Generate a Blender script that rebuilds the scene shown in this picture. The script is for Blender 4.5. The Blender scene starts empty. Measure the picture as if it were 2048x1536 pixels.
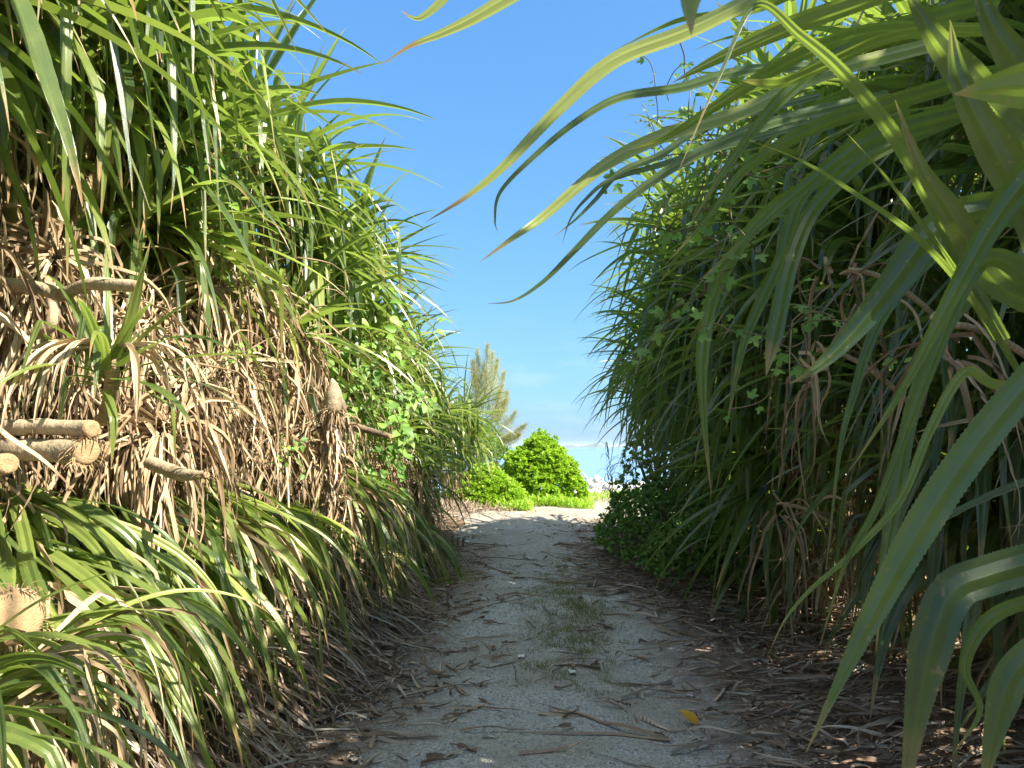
import bpy, math
import numpy as np
from mathutils import Vector, Matrix, Euler

rng = np.random.default_rng(11)
C = bpy.context.scene.collection
scene = bpy.context.scene

# ------------------------------------------------------------------ camera
EYE = 1.5
FPX = 1420.0                      # focal length in photograph pixels (2048 wide)
PITCH = math.atan(127 / FPX)
YAW = math.atan(76 / FPX)
cam_data = bpy.data.cameras.new('camera')
cam = bpy.data.objects.new('camera', cam_data)
C.objects.link(cam)
cam.location = (0, 0, EYE)
cam.rotation_euler = (math.radians(90) + PITCH, 0, YAW)
cam_data.sensor_width = 36
cam_data.lens = 36 * FPX / 2048
cam_data.clip_start = 0.02
cam_data.clip_end = 60000
cam_data.dof.use_dof = True
cam_data.dof.focus_distance = 8
cam_data.dof.aperture_fstop = 18
scene.camera = cam
CAMROT = np.array(cam.rotation_euler.to_matrix())


def W(px, py, y):
    """Photograph pixel + distance along the path (world y) -> point in the place."""
    d = CAMROT @ np.array([(px - 1024) / FPX, -(py - 768) / FPX, -1.0])
    return np.array([0, 0, EYE]) + d * (y / d[1])


# ------------------------------------------------------------------ sky + sun
SUN_EL = math.radians(43)
SUN_AZ = math.radians(118)        # clockwise from +Y (the path direction)
w = bpy.data.worlds.new("World")
scene.world = w
w.use_nodes = True
nt = w.node_tree
bg = nt.nodes['Background']
sky = nt.nodes.new('ShaderNodeTexSky')
sky.sky_type = 'NISHITA'
sky.sun_disc = False
sky.sun_elevation = SUN_EL
sky.sun_rotation = SUN_AZ
sky.air_density = 1.0
sky.dust_density = 1.5
sky.ozone_density = 4.0
# per-channel response curve of the sky (deep azure overhead, pale cyan at the horizon)
EXPO = 1.62
_sep = nt.nodes.new('ShaderNodeSeparateColor')
_cmb = nt.nodes.new('ShaderNodeCombineColor')
nt.links.new(sky.outputs[0], _sep.inputs[0])
_boost0 = nt.nodes.new('ShaderNodeMath')
_boost0.operation = 'MULTIPLY'
nt.links.new(_sep.outputs[1], _boost0.inputs[0])
_boost0.inputs[1].default_value = 0.15 * 2 ** 0.55 / 1.25
_boost = nt.nodes.new('ShaderNodeMath')
_boost.operation = 'MAXIMUM'
nt.links.new(_boost0.outputs[0], _boost.inputs[0])
_boost.inputs[1].default_value = 1.0
for _i, (_g, _c) in enumerate(((0.74, 0.54), (0.58, 0.84), (0.32, 1.12))):
    _p = nt.nodes.new('ShaderNodeMath')
    _p.operation = 'POWER'
    _m = nt.nodes.new('ShaderNodeMath')
    _m.operation = 'MULTIPLY'
    nt.links.new(_sep.outputs[_i], _p.inputs[0])
    _p.inputs[1].default_value = _g
    _m.inputs[1].default_value = _c * (0.15 * 2 ** 0.55) ** _g / 0.15 / 2 ** EXPO
    nt.links.new(_p.outputs[0], _m.inputs[0])
    _b = nt.nodes.new('ShaderNodeMath')      # the bright part of the sky round the sun keeps its full brightness
    _b.operation = 'MULTIPLY'
    nt.links.new(_m.outputs[0], _b.inputs[0])
    nt.links.new(_boost.outputs[0], _b.inputs[1])
    nt.links.new(_b.outputs[0], _cmb.inputs[_i])
_tc = nt.nodes.new('ShaderNodeTexCoord')
_map = nt.nodes.new('ShaderNodeMapping')
_map.inputs['Scale'].default_value = (6, 6, 26)
nt.links.new(_tc.outputs['Generated'], _map.inputs['Vector'])
_no = nt.nodes.new('ShaderNodeTexNoise')
_no.inputs['Scale'].default_value = 2.2
_no.inputs['Detail'].default_value = 7
nt.links.new(_map.outputs[0], _no.inputs['Vector'])
_r1 = nt.nodes.new('ShaderNodeMapRange')
nt.links.new(_no.outputs['Fac'], _r1.inputs['Value'])
_r1.inputs['From Min'].default_value = 0.50
_r1.inputs['From Max'].default_value = 0.72
_sz = nt.nodes.new('ShaderNodeSeparateXYZ')
nt.links.new(_tc.outputs['Generated'], _sz.inputs[0])
_r2 = nt.nodes.new('ShaderNodeMapRange')      # only in the lowest degrees of the sky
nt.links.new(_sz.outputs[2], _r2.inputs['Value'])
_r2.inputs['From Min'].default_value = 0.20
_r2.inputs['From Max'].default_value = 0.02
_mm = nt.nodes.new('ShaderNodeMath')
_mm.operation = 'MULTIPLY'
nt.links.new(_r1.outputs[0], _mm.inputs[0])
nt.links.new(_r2.outputs[0], _mm.inputs[1])
_m3 = nt.nodes.new('ShaderNodeMath')
_m3.operation = 'MULTIPLY'
_m3.inputs[1].default_value = 0.18
nt.links.new(_mm.outputs[0], _m3.inputs[0])
_mx = nt.nodes.new('ShaderNodeMix')
_mx.data_type = 'RGBA'
nt.links.new(_m3.outputs[0], _mx.inputs['Factor'])
nt.links.new(_cmb.outputs[0], _mx.inputs['A'])
_mx.inputs['B'].default_value = (2.7, 2.85, 3.0, 1)
# unseen broken cloud overhead (above the frame), added to brighten the shaded path
_r4 = nt.nodes.new('ShaderNodeMapRange')
nt.links.new(_sz.outputs[2], _r4.inputs['Value'])
_r4.inputs['From Min'].default_value = 0.70
_r4.inputs['From Max'].default_value = 0.84
_n4 = nt.nodes.new('ShaderNodeTexNoise')
_n4.inputs['Scale'].default_value = 3.5
_n4.inputs['Detail'].default_value = 6
nt.links.new(_tc.outputs['Generated'], _n4.inputs['Vector'])
_r5 = nt.nodes.new('ShaderNodeMapRange')
nt.links.new(_n4.outputs['Fac'], _r5.inputs['Value'])
_r5.inputs['From Min'].default_value = 0.40
_r5.inputs['From Max'].default_value = 0.58
_m6 = nt.nodes.new('ShaderNodeMath')
_m6.operation = 'MULTIPLY'
nt.links.new(_r4.outputs[0], _m6.inputs[0])
nt.links.new(_r5.outputs[0], _m6.inputs[1])
_mx2 = nt.nodes.new('ShaderNodeMix')
_mx2.data_type = 'RGBA'
nt.links.new(_m6.outputs[0], _mx2.inputs['Factor'])
nt.links.new(_mx.outputs['Result'], _mx2.inputs['A'])
_cl = 1.4 / (0.15 * 2 ** EXPO)
_mx2.inputs['B'].default_value = (_cl, _cl * 1.0, _cl * 1.02, 1)
nt.links.new(_mx2.outputs['Result'], bg.inputs['Color'])
bg.inputs['Strength'].default_value = 0.15

sun_data = bpy.data.lights.new('sun', 'SUN')
sun_data.energy = 5.0
sun_data.angle = math.radians(0.53)
sun_data.color = (1.0, 0.93, 0.80)
sun = bpy.data.objects.new('sun', sun_data)
C.objects.link(sun)
SD = Vector((math.sin(SUN_AZ) * math.cos(SUN_EL), math.cos(SUN_AZ) * math.cos(SUN_EL), math.sin(SUN_EL)))
sun.rotation_euler = SD.to_track_quat('Z', 'Y').to_euler()
sun.location = SD * 50

scene.view_settings.view_transform = 'Standard'
scene.view_settings.look = 'None'
scene.view_settings.exposure = EXPO
scene.view_settings.gamma = 1
cy = scene.cycles
cy.max_bounces = 7
cy.diffuse_bounces = 4
cy.glossy_bounces = 2
cy.transmission_bounces = 5
cy.transparent_max_bounces = 4


# ------------------------------------------------------------------ object helpers
def thing(name, label, cat, loc=(0, 0, 0), group=None):
    o = bpy.data.objects.new(name, None)
    C.objects.link(o)
    o.location = loc
    o.empty_display_size = 0.1
    o['label'] = label
    o['category'] = cat
    if group:
        o['group'] = group
    return o


def tag(o, label, cat, group=None):
    o['label'] = label
    o['category'] = cat
    if group:
        o['group'] = group
    return o


def mesh_obj(name, verts, faces, mat, parent=None, attr=None, smooth=True, kind=None):
    """verts (n,3) world coordinates; faces (m,k) array or list of such arrays; attr (n,3)."""
    me = bpy.data.meshes.new(name)
    if not isinstance(faces, list):
        faces = [faces]
    faces = [np.asarray(f) for f in faces if len(f)]
    verts = np.asarray(verts, dtype=np.float32)
    off = np.zeros(3, dtype=np.float32)
    if parent is not None:
        off = np.array(parent.location, dtype=np.float32)
    else:
        off = verts.mean(0)
        off[2] = verts[:, 2].min()
        if kind is not None:
            off[:] = 0
    me.vertices.add(len(verts))
    me.vertices.foreach_set('co', (verts - off).ravel())
    nl = sum(f.size for f in faces)
    me.loops.add(nl)
    me.loops.foreach_set('vertex_index', np.concatenate([f.ravel() for f in faces]).astype(np.int32))
    tot = np.concatenate([np.full(len(f), f.shape[1]) for f in faces]).astype(np.int32)
    start = np.concatenate([[0], np.cumsum(tot)[:-1]]).astype(np.int32)
    me.polygons.add(len(tot))
    me.polygons.foreach_set('loop_start', start)
    me.polygons.foreach_set('loop_total', tot)
    me.polygons.foreach_set('use_smooth', np.full(len(tot), smooth))
    if attr is not None:
        a = me.attributes.new('lf', 'FLOAT_VECTOR', 'POINT')
        a.data.foreach_set('vector', np.asarray(attr, dtype=np.float32).ravel())
    me.update(calc_edges=True)
    me.validate()
    if mat is not None:
        me.materials.append(mat)
    o = bpy.data.objects.new(name, me)
    C.objects.link(o)
    if parent is not None:
        o.parent = parent
    else:
        o.location = off
    if kind:
        o['kind'] = kind
    return o


class Acc:
    """Collects pieces into one mesh."""
    def __init__(s):
        s.v, s.q, s.t, s.a, s.n = [], [], [], [], 0

    def add(s, v, f, a=None):
        v = np.asarray(v, float).reshape(-1, 3)
        f = np.asarray(f)
        (s.q if f.shape[1] == 4 else s.t).append(f + s.n)
        s.v.append(v)
        s.a.append(np.zeros((len(v), 3)) if a is None else np.asarray(a, float).reshape(-1, 3))
        s.n += len(v)

    def obj(s, name, mat, parent=None, smooth=True, kind=None):
        fs = []
        if s.q:
            fs.append(np.concatenate(s.q))
        if s.t:
            fs.append(np.concatenate(s.t))
        return mesh_obj(name, np.concatenate(s.v), fs, mat, parent, np.concatenate(s.a), smooth, kind)


def nrm(v):
    return v / np.maximum(np.linalg.norm(v, axis=-1, keepdims=True), 1e-9)


def U(a, b, n=None):
    return rng.uniform(a, b, n)


def sstep(a, b, x):
    t = np.clip((x - a) / (b - a), 0, 1)
    return t * t * (3 - 2 * t)


# ------------------------------------------------------------------ terrain
_k = rng.uniform(-1, 1, (26, 2))
_ph = rng.uniform(0, 6.28, 26)
_fr = np.concatenate([np.full(8, 1.6), np.full(9, 5.0), np.full(9, 14.0)])
_am = np.concatenate([np.full(8, .018), np.full(9, .008), np.full(9, .003)])


def bumps(x, y):
    r = 0
    for k, p, f, a in zip(_k, _ph, _fr, _am):
        r = r + a * np.sin((k[0] * x + k[1] * y) * f + p)
    return r


def foot_l(y):     # where the left bank meets the track
    return -1.42 - 0.10 * np.sin(y * 0.9) - 1.0 * sstep(9.0, 14, y)


def foot_r(y):
    return 1.55 - 0.75 * sstep(5.5, 8.0, y) + 0.06 * np.sin(y * 1.3)


def terrain(x, y):
    x = np.asarray(x, float)
    y = np.asarray(y, float)
    fade = 1 - sstep(14.0, 17.5, y)
    ampl = 1.12 - 0.55 * sstep(7, 13, y)
    zl = ampl * sstep(foot_l(y) + 0.12, foot_l(y) - 0.85, x) + 0.9 * sstep(-2.5, -4.2, x)
    zr = 0.30 * sstep(foot_r(y), foot_r(y) + 1.4, x) + 0.6 * sstep(3.0, 6, x)
    rut = 0.03 * np.exp(-((x - 0.12) / 0.28) ** 2) * (1 - sstep(13, 16, y))
    z = (zl + zr) * fade + rut + bumps(x, y)
    z = z + 0.28 * np.exp(-(((x + 2.4) / 1.1) ** 2 + ((y - 16.2) / 0.8) ** 2))
    z = z - 2.6 * sstep(25, 38, y)
    far = sstep(60, 200, np.abs(x))
    return z + far * 0.0


# ------------------------------------------------------------------ materials
def newmat(name):
    m = bpy.data.materials.new(name)
    m.use_nodes = True
    t = m.node_tree
    p = t.nodes['Principled BSDF']
    return m, t, p


def N(t, typ, **kw):
    n = t.nodes.new(typ)
    for k, v in kw.items():
        setattr(n, k, v)
    return n


def ramp(t, fac, stops):
    r = N(t, 'ShaderNodeValToRGB')
    el = r.color_ramp.elements
    while len(el) > 1:
        el.remove(el[-1])
    el[0].position = stops[0][0]
    el[0].color = (*stops[0][1], 1)
    for p, c in stops[1:]:
        e = el.new(p)
        e.color = (*c, 1)
    t.links.new(fac, r.inputs['Fac'])
    return r.outputs['Color']


def mixc(t, fac, a, b, mode='MIX'):
    m = N(t, 'ShaderNodeMix', data_type='RGBA', blend_type=mode)
    if isinstance(fac, (int, float)):
        m.inputs['Factor'].default_value = fac
    else:
        t.links.new(fac, m.inputs['Factor'])
    for s, v in ((m.inputs['A'], a), (m.inputs['B'], b)):
        if isinstance(v, tuple):
            s.default_value = (*v, 1)
        else:
            t.links.new(v, s)
    return m.outputs['Result']


def math_(t, op, a, b=None, c=None):
    m = N(t, 'ShaderNodeMath', operation=op)
    for i, v in enumerate((a, b, c)):
        if v is None:
            continue
        if isinstance(v, (int, float)):
            m.inputs[i].default_value = v
        else:
            t.links.new(v, m.inputs[i])
    return m.outputs[0]


def noise(t, scale, detail=3, vec=None, rough=0.55):
    n = N(t, 'ShaderNodeTexNoise')
    n.inputs['Scale'].default_value = scale
    n.inputs['Detail'].default_value = detail
    n.inputs['Roughness'].default_value = rough
    if vec is not None:
        t.links.new(vec, n.inputs['Vector'])
    return n.outputs['Fac']


def leaf_mat(name, tones, midrib, tip, trans, tfac=0.3, rough=0.36, dead_share=0.0, strips=60, spec=0.5, tipstart=0.86):
    m, t, p = newmat(name)
    at = N(t, 'ShaderNodeAttribute', attribute_name='lf')
    sx = N(t, 'ShaderNodeSeparateXYZ')
    t.links.new(at.outputs['Vector'], sx.inputs[0])
    u, v, r = sx.outputs
    geo = N(t, 'ShaderNodeNewGeometry')
    col = ramp(t, r, [(i / (len(tones) - 1), c) for i, c in enumerate(tones)])
    # long fibres along the blade
    cv = N(t, 'ShaderNodeCombineXYZ')
    t.links.new(math_(t, 'MULTIPLY', u, strips), cv.inputs[0])
    t.links.new(math_(t, 'MULTIPLY', v, 2.5), cv.inputs[1])
    t.links.new(math_(t, 'MULTIPLY', r, 91.0), cv.inputs[2])
    fib = noise(t, 1.0, 2, cv.outputs[0])
    col = mixc(t, math_(t, 'MULTIPLY', fib, 0.6), col, (0.5, 0.5, 0.5), 'OVERLAY')
    big = noise(t, 9.0, 3, geo.outputs['Position'])
    col = mixc(t, math_(t, 'MULTIPLY', math_(t, 'SUBTRACT', big, 0.45), 0.8), col, tones[-1])
    mid = math_(t, 'SUBTRACT', 1.0, math_(t, 'MULTIPLY', math_(t, 'ABSOLUTE', math_(t, 'SUBTRACT', u, 0.5)), 9.0))
    mid = math_(t, 'MULTIPLY', math_(t, 'MAXIMUM', mid, 0.0), 0.35)
    col = mixc(t, mid, col, midrib)
    # dry tips
    tt = math_(t, 'ADD', v, math_(t, 'MULTIPLY', math_(t, 'SUBTRACT', big, 0.5), 0.25))
    tt = math_(t, 'ADD', tt, math_(t, 'MULTIPLY', math_(t, 'POWER', r, 6.0), 0.12))
    mr = N(t, 'ShaderNodeMapRange')
    t.links.new(tt, mr.inputs['Value'])
    mr.inputs['From Min'].default_value = tipstart
    mr.inputs['From Max'].default_value = tipstart + 0.1
    col = mixc(t, mr.outputs[0], col, tip)
    # small specks
    sp = noise(t, 70, 2, geo.outputs['Position'])
    mr2 = N(t, 'ShaderNodeMapRange')
    t.links.new(sp, mr2.inputs['Value'])
    mr2.inputs['From Min'].default_value = 0.66
    mr2.inputs['From Max'].default_value = 0.72
    col = mixc(t, math_(t, 'MULTIPLY', mr2.outputs[0], 0.5), col, tip)
    t.links.new(col, p.inputs['Base Color'])
    p.inputs['Roughness'].default_value = rough
    p.inputs['Specular IOR Level'].default_value = spec
    bp = N(t, 'ShaderNodeBump')
    bp.inputs['Strength'].default_value = 0.25
    bp.inputs['Distance'].default_value = 0.004
    t.links.new(fib, bp.inputs['Height'])
    t.links.new(bp.outputs[0], p.inputs['Normal'])
    if tfac > 0:
        tr = N(t, 'ShaderNodeBsdfTranslucent')
        tc = mixc(t, 0.65, col, trans)
        t.links.new(tc, tr.inputs['Color'])
        mx = N(t, 'ShaderNodeMixShader')
        mx.inputs[0].default_value = tfac
        t.links.new(p.outputs[0], mx.inputs[1])
        t.links.new(tr.outputs[0], mx.inputs[2])
        t.links.new(mx.outputs[0], t.nodes['Material Output'].inputs['Surface'])
    return m


TAN = (0.36, 0.22, 0.10)
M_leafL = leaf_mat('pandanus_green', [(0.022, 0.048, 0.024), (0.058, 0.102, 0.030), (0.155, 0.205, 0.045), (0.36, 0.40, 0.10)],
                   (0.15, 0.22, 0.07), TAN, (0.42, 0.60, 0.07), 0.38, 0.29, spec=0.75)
M_leafR = M_leafL
M_dry = leaf_mat('dry_leaf', [(0.15, 0.095, 0.055), (0.31, 0.215, 0.12), (0.47, 0.355, 0.215), (0.62, 0.505, 0.34)],
                 (0.42, 0.32, 0.20), (0.26, 0.17, 0.10), (0.5, 0.36, 0.2), 0.12, 0.7, strips=25, spec=0.25)
M_litter = leaf_mat('grey_dry_leaf', [(0.15, 0.095, 0.06), (0.28, 0.20, 0.14), (0.40, 0.31, 0.23), (0.58, 0.51, 0.43)],
                    (0.28, 0.22, 0.17), (0.16, 0.11, 0.08), (0.4, 0.3, 0.2), 0.08, 0.75, strips=25, spec=0.2)
M_soft = leaf_mat('thin_green_leaf', [(0.08, 0.18, 0.03), (0.13, 0.27, 0.04), (0.19, 0.35, 0.05), (0.27, 0.42, 0.07)],
                  (0.2, 0.34, 0.08), (0.3, 0.3, 0.08), (0.35, 0.6, 0.08), 0.4, 0.45, tipstart=1.2)
M_dark_soft = leaf_mat('shade_weed_leaf', [(0.09, 0.18, 0.04), (0.13, 0.25, 0.05), (0.19, 0.33, 0.06), (0.27, 0.40, 0.1)],
                       (0.12, 0.2, 0.06), (0.2, 0.2, 0.06), (0.25, 0.45, 0.08), 0.35, 0.5, tipstart=1.2)
M_naup = leaf_mat('glossy_bright_leaf', [(0.16, 0.30, 0.02), (0.24, 0.42, 0.025), (0.34, 0.52, 0.04), (0.45, 0.58, 0.08)],
                  (0.34, 0.48, 0.08), (0.4, 0.36, 0.05), (0.5, 0.75, 0.05), 0.38, 0.38, tipstart=1.3)
M_casu = leaf_mat('casuarina_needle', [(0.20, 0.25, 0.07), (0.34, 0.38, 0.12), (0.48, 0.46, 0.18), (0.62, 0.55, 0.30)],
                  (0.25, 0.22, 0.1), (0.3, 0.22, 0.12), (0.4, 0.4, 0.12), 0.3, 0.6, tipstart=1.3)
M_grass = leaf_mat('grass_blade', [(0.10, 0.13, 0.03), (0.16, 0.18, 0.05), (0.24, 0.23, 0.09), (0.34, 0.29, 0.15)],
                   (0.15, 0.2, 0.05), (0.3, 0.24, 0.1), (0.3, 0.4, 0.06), 0.3, 0.5)
M_yellow = leaf_mat('yellow_leaf', [(0.55, 0.28, 0.02), (0.62, 0.35, 0.02), (0.6, 0.3, 0.02), (0.5, 0.2, 0.02)],
                    (0.6, 0.4, 0.1), (0.3, 0.12, 0.02), (0.7, 0.4, 0.03), 0.2, 0.5, tipstart=1.1)


def simple_mat(name, c1, c2, scale=20, rough=0.8, bump=0.4, dist=0.01):
    m, t, p = newmat(name)
    geo = N(t, 'ShaderNodeNewGeometry')
    n1 = noise(t, scale, 5, geo.outputs['Position'], 0.65)
    col = mixc(t, n1, c1, c2)
    t.links.new(col, p.inputs['Base Color'])
    p.inputs['Roughness'].default_value = rough
    bp = N(t, 'ShaderNodeBump')
    bp.inputs['Strength'].default_value = bump
    bp.inputs['Distance'].default_value = dist
    t.links.new(n1, bp.inputs['Height'])
    t.links.new(bp.outputs[0], p.inputs['Normal'])
    return m


def bark_mat(name, c1, c2, ringscale=28, bump=0.6):
    m, t, p = newmat(name)
    at = N(t, 'ShaderNodeAttribute', attribute_name='lf')
    sx = N(t, 'ShaderNodeSeparateXYZ')
    t.links.new(at.outputs['Vector'], sx.inputs[0])
    geo = N(t, 'ShaderNodeNewGeometry')
    n1 = noise(t, 18, 4, geo.outputs['Position'])
    n2 = noise(t, 90, 3, geo.outputs['Position'])
    ring = math_(t, 'SINE', math_(t, 'ADD', math_(t, 'MULTIPLY', sx.outputs[1], ringscale * 6.283), math_(t, 'MULTIPLY', n1, 5)))
    ring = math_(t, 'MULTIPLY', math_(t, 'POWER', math_(t, 'ABSOLUTE', ring), 5), math_(t, 'MULTIPLY', n1, 1.3))
    col = mixc(t, n1, c1, c2)
    col = mixc(t, math_(t, 'MULTIPLY', ring, 0.3), col, tuple(v * 0.45 for v in c1))
    col = mixc(t, n2, col, (0.5, 0.48, 0.45), 'OVERLAY')
    n3_ = noise(t, 6, 5, geo.outputs['Position'], 0.7)
    col = mixc(t, math_(t, 'MULTIPLY', math_(t, 'MAXIMUM', math_(t, 'SUBTRACT', n3_, 0.48), 0.0), 4.0), col, tuple(v * 0.5 for v in c1))
    t.links.new(col, p.inputs['Base Color'])
    p.inputs['Roughness'].default_value = 0.8
    bp = N(t, 'ShaderNodeBump')
    bp.inputs['Strength'].default_value = bump
    bp.inputs['Distance'].default_value = 0.01
    t.links.new(math_(t, 'ADD', math_(t, 'MULTIPLY', ring, -0.35), n2), bp.inputs['Height'])
    t.links.new(bp.outputs[0], p.inputs['Normal'])
    return m


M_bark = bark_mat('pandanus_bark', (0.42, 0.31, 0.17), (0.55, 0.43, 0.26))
M_log = bark_mat('weathered_pale_bark', (0.31, 0.24, 0.155), (0.55, 0.46, 0.31), 9, 0.5)
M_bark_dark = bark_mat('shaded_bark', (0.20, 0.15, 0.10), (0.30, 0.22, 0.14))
M_twig = bark_mat('twig', (0.16, 0.12, 0.06), (0.22, 0.18, 0.08), 3, 0.2)


def cut_mat():
    m, t, p = newmat('cut_wood')
    geo = N(t, 'ShaderNodeNewGeometry')
    n1 = noise(t, 160, 3, geo.outputs['Position'])
    n2 = noise(t, 25, 3, geo.outputs['Position'])
    col = mixc(t, n2, (0.32, 0.21, 0.10), (0.52, 0.38, 0.20))
    col = mixc(t, math_(t, 'MULTIPLY', n1, 0.7), col, (0.18, 0.10, 0.05))
    t.links.new(col, p.inputs['Base Color'])
    p.inputs['Roughness'].default_value = 0.9
    bp = N(t, 'ShaderNodeBump')
    bp.inputs['Strength'].default_value = 0.8
    bp.inputs['Distance'].default_value = 0.006
    t.links.new(n1, bp.inputs['Height'])
    t.links.new(bp.outputs[0], p.inputs['Normal'])
    return m


M_cut = cut_mat()


def ground_mat(name, kind):
    m, t, p = newmat(name)
    geo = N(t, 'ShaderNodeNewGeometry')
    pos = geo.outputs['Position']
    sx = N(t, 'ShaderNodeSeparateXYZ')
    t.links.new(pos, sx.inputs[0])
    n1 = noise(t, 1.3, 4, pos)
    n2 = noise(t, 9, 5, pos, 0.65)
    n3 = noise(t, 55, 4, pos, 0.7)
    vor = N(t, 'ShaderNodeTexVoronoi')
    vor.inputs['Scale'].default_value = 75
    t.links.new(pos, vor.inputs['Vector'])
    vor3 = N(t, 'ShaderNodeTexVoronoi')
    vor3.inputs['Scale'].default_value = 32
    t.links.new(pos, vor3.inputs['Vector'])
    vor2 = N(t, 'ShaderNodeTexVoronoi')
    vor2.inputs['Scale'].default_value = 190
    t.links.new(pos, vor2.inputs['Vector'])
    soil = ramp(t, n2, [(0.3, (0.10, 0.062, 0.04)), (0.5, (0.21, 0.135, 0.085)), (0.7, (0.34, 0.23, 0.15))])
    sand = ramp(t, n2, [(0.3, (0.42, 0.36, 0.28)), (0.7, (0.56, 0.49, 0.385))])
    if kind == 'path':
        stone = ramp(t, vor.outputs['Color'], [(0.0, (0.44, 0.45, 0.44)), (0.5, (0.66, 0.67, 0.66)), (1.0, (0.86, 0.87, 0.86))])
        fine = ramp(t, n3, [(0.3, (0.45, 0.43, 0.38)), (0.7, (0.66, 0.64, 0.58))])
        # worn patches of packed fines between bands of gravel
        sel = N(t, 'ShaderNodeMapRange')
        t.links.new(n1, sel.inputs['Value'])
        sel.inputs['From Min'].default_value = 0.42
        sel.inputs['From Max'].default_value = 0.58
        col = mixc(t, sel.outputs[0], stone, fine)
        grit = N(t, 'ShaderNodeMapRange')
        t.links.new(noise(t, 38, 6, pos, 0.8), grit.inputs['Value'])
        grit.inputs['From Min'].default_value = 0.50
        grit.inputs['From Max'].default_value = 0.62
        col = mixc(t, math_(t, 'MULTIPLY', grit.outputs[0], 0.55), col, (0.14, 0.14, 0.135))
        chip = N(t, 'ShaderNodeMapRange')
        t.links.new(vor3.outputs['Distance'], chip.inputs['Value'])
        chip.inputs['From Min'].default_value = 0.22
        chip.inputs['From Max'].default_value = 0.12
        col = mixc(t, math_(t, 'MULTIPLY', chip.outputs[0], 0.6), col, (0.80, 0.77, 0.70))
        # dirt swept towards the edges
        ed = math_(t, 'ABSOLUTE', math_(t, 'SUBTRACT', sx.outputs[0], 0.05))
        ed = math_(t, 'ADD', ed, math_(t, 'MULTIPLY', math_(t, 'SUBTRACT', n2, 0.5), 1.0))
        me_ = N(t, 'ShaderNodeMapRange')
        t.links.new(ed, me_.inputs['Value'])
        me_.inputs['From Min'].default_value = 0.62
        me_.inputs['From Max'].default_value = 1.15
        dirt = math_(t, 'MULTIPLY', me_.outputs[0], 0.9)
        yfade = N(t, 'ShaderNodeMapRange')
        t.links.new(sx.outputs[1], yfade.inputs['Value'])
        yfade.inputs['From Min'].default_value = 9.0
        yfade.inputs['From Max'].default_value = 13.0
        yfade.inputs['To Min'].default_value = 1.0
        yfade.inputs['To Max'].default_value = 0.0
        dirt = math_(t, 'MULTIPLY', dirt, yfade.outputs[0])
        col = mixc(t, dirt, col, soil)
        # sandier towards the beach
        ys = N(t, 'ShaderNodeMapRange')
        t.links.new(math_(t, 'ADD', sx.outputs[1], math_(t, 'MULTIPLY', n1, 3)), ys.inputs['Value'])
        ys.inputs['From Min'].default_value = 9.5
        ys.inputs['From Max'].default_value = 17.0
        col = mixc(t, ys.outputs[0], col, sand)
    else:
        yb = N(t, 'ShaderNodeMapRange')
        t.links.new(math_(t, 'ADD', sx.outputs[1], math_(t, 'MULTIPLY', n2, 2)), yb.inputs['Value'])
        yb.inputs['From Min'].default_value = 15.5
        yb.inputs['From Max'].default_value = 18.5
        col = mixc(t, yb.outputs[0], soil, sand)
    t.links.new(col, p.inputs['Base Color'])
    p.inputs['Roughness'].default_value = 0.92
    p.inputs['Specular IOR Level'].default_value = 0.2
    h = math_(t, 'ADD', math_(t, 'MULTIPLY', n3, 0.8), math_(t, 'MULTIPLY', vor.outputs['Distance'], -0.8))
    h = math_(t, 'ADD', h, math_(t, 'MULTIPLY', vor2.outputs['Distance'], -0.4))
    h = math_(t, 'ADD', h, math_(t, 'MULTIPLY', n2, 1.5))
    bp = N(t, 'ShaderNodeBump')
    bp.inputs['Strength'].default_value = 1.0
    bp.inputs['Distance'].default_value = 0.022
    t.links.new(h, bp.inputs['Height'])
    t.links.new(bp.outputs[0], p.inputs['Normal'])
    return m


M_ground = ground_mat('soil_and_sand', 'ground')
M_path = ground_mat('gravel_track', 'path')


M_rock = simple_mat('pale_limestone', (0.42, 0.40, 0.36), (0.72, 0.70, 0.66), 6, 0.85, 0.8, 0.03)
M_pebble = simple_mat('pebble', (0.18, 0.18, 0.175), (0.52, 0.51, 0.48), 25, 0.85, 0.3, 0.004)
M_paper = simple_mat('paper_scrap', (0.62, 0.64, 0.68), (0.8, 0.82, 0.85), 60, 0.6, 0.4, 0.003)
M_island = simple_mat('island_forest', (0.05, 0.09, 0.07), (0.09, 0.12, 0.09), 0.004, 0.9, 0.0)


def sea_mat():
    m, t, p = newmat('shallow_sea')
    geo = N(t, 'ShaderNodeNewGeometry')
    sx = N(t, 'ShaderNodeSeparateXYZ')
    t.links.new(geo.outputs['Position'], sx.inputs[0])
    mr = N(t, 'ShaderNodeMapRange')
    t.links.new(sx.outputs[1], mr.inputs['Value'])
    mr.inputs['From Min'].default_value = 60
    mr.inputs['From Max'].default_value = 1200
    n = noise(t, 0.01, 3, geo.outputs['Position'])
    col = mixc(t, mr.outputs[0], (0.19, 0.30, 0.46), (0.17, 0.28, 0.46))
    col = mixc(t, math_(t, 'MULTIPLY', n, 0.3), col, (0.18, 0.29, 0.46))
    t.links.new(col, p.inputs['Base Color'])
    p.inputs['Roughness'].default_value = 0.25
    wv = noise(t, 1.6, 4, geo.outputs['Position'])
    bp = N(t, 'ShaderNodeBump')
    bp.inputs['Strength'].default_value = 0.4
    bp.inputs['Distance'].default_value = 0.12
    t.links.new(wv, bp.inputs['Height'])
    t.links.new(bp.outputs[0], p.inputs['Normal'])
    return m


M_sea = sea_mat()


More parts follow.
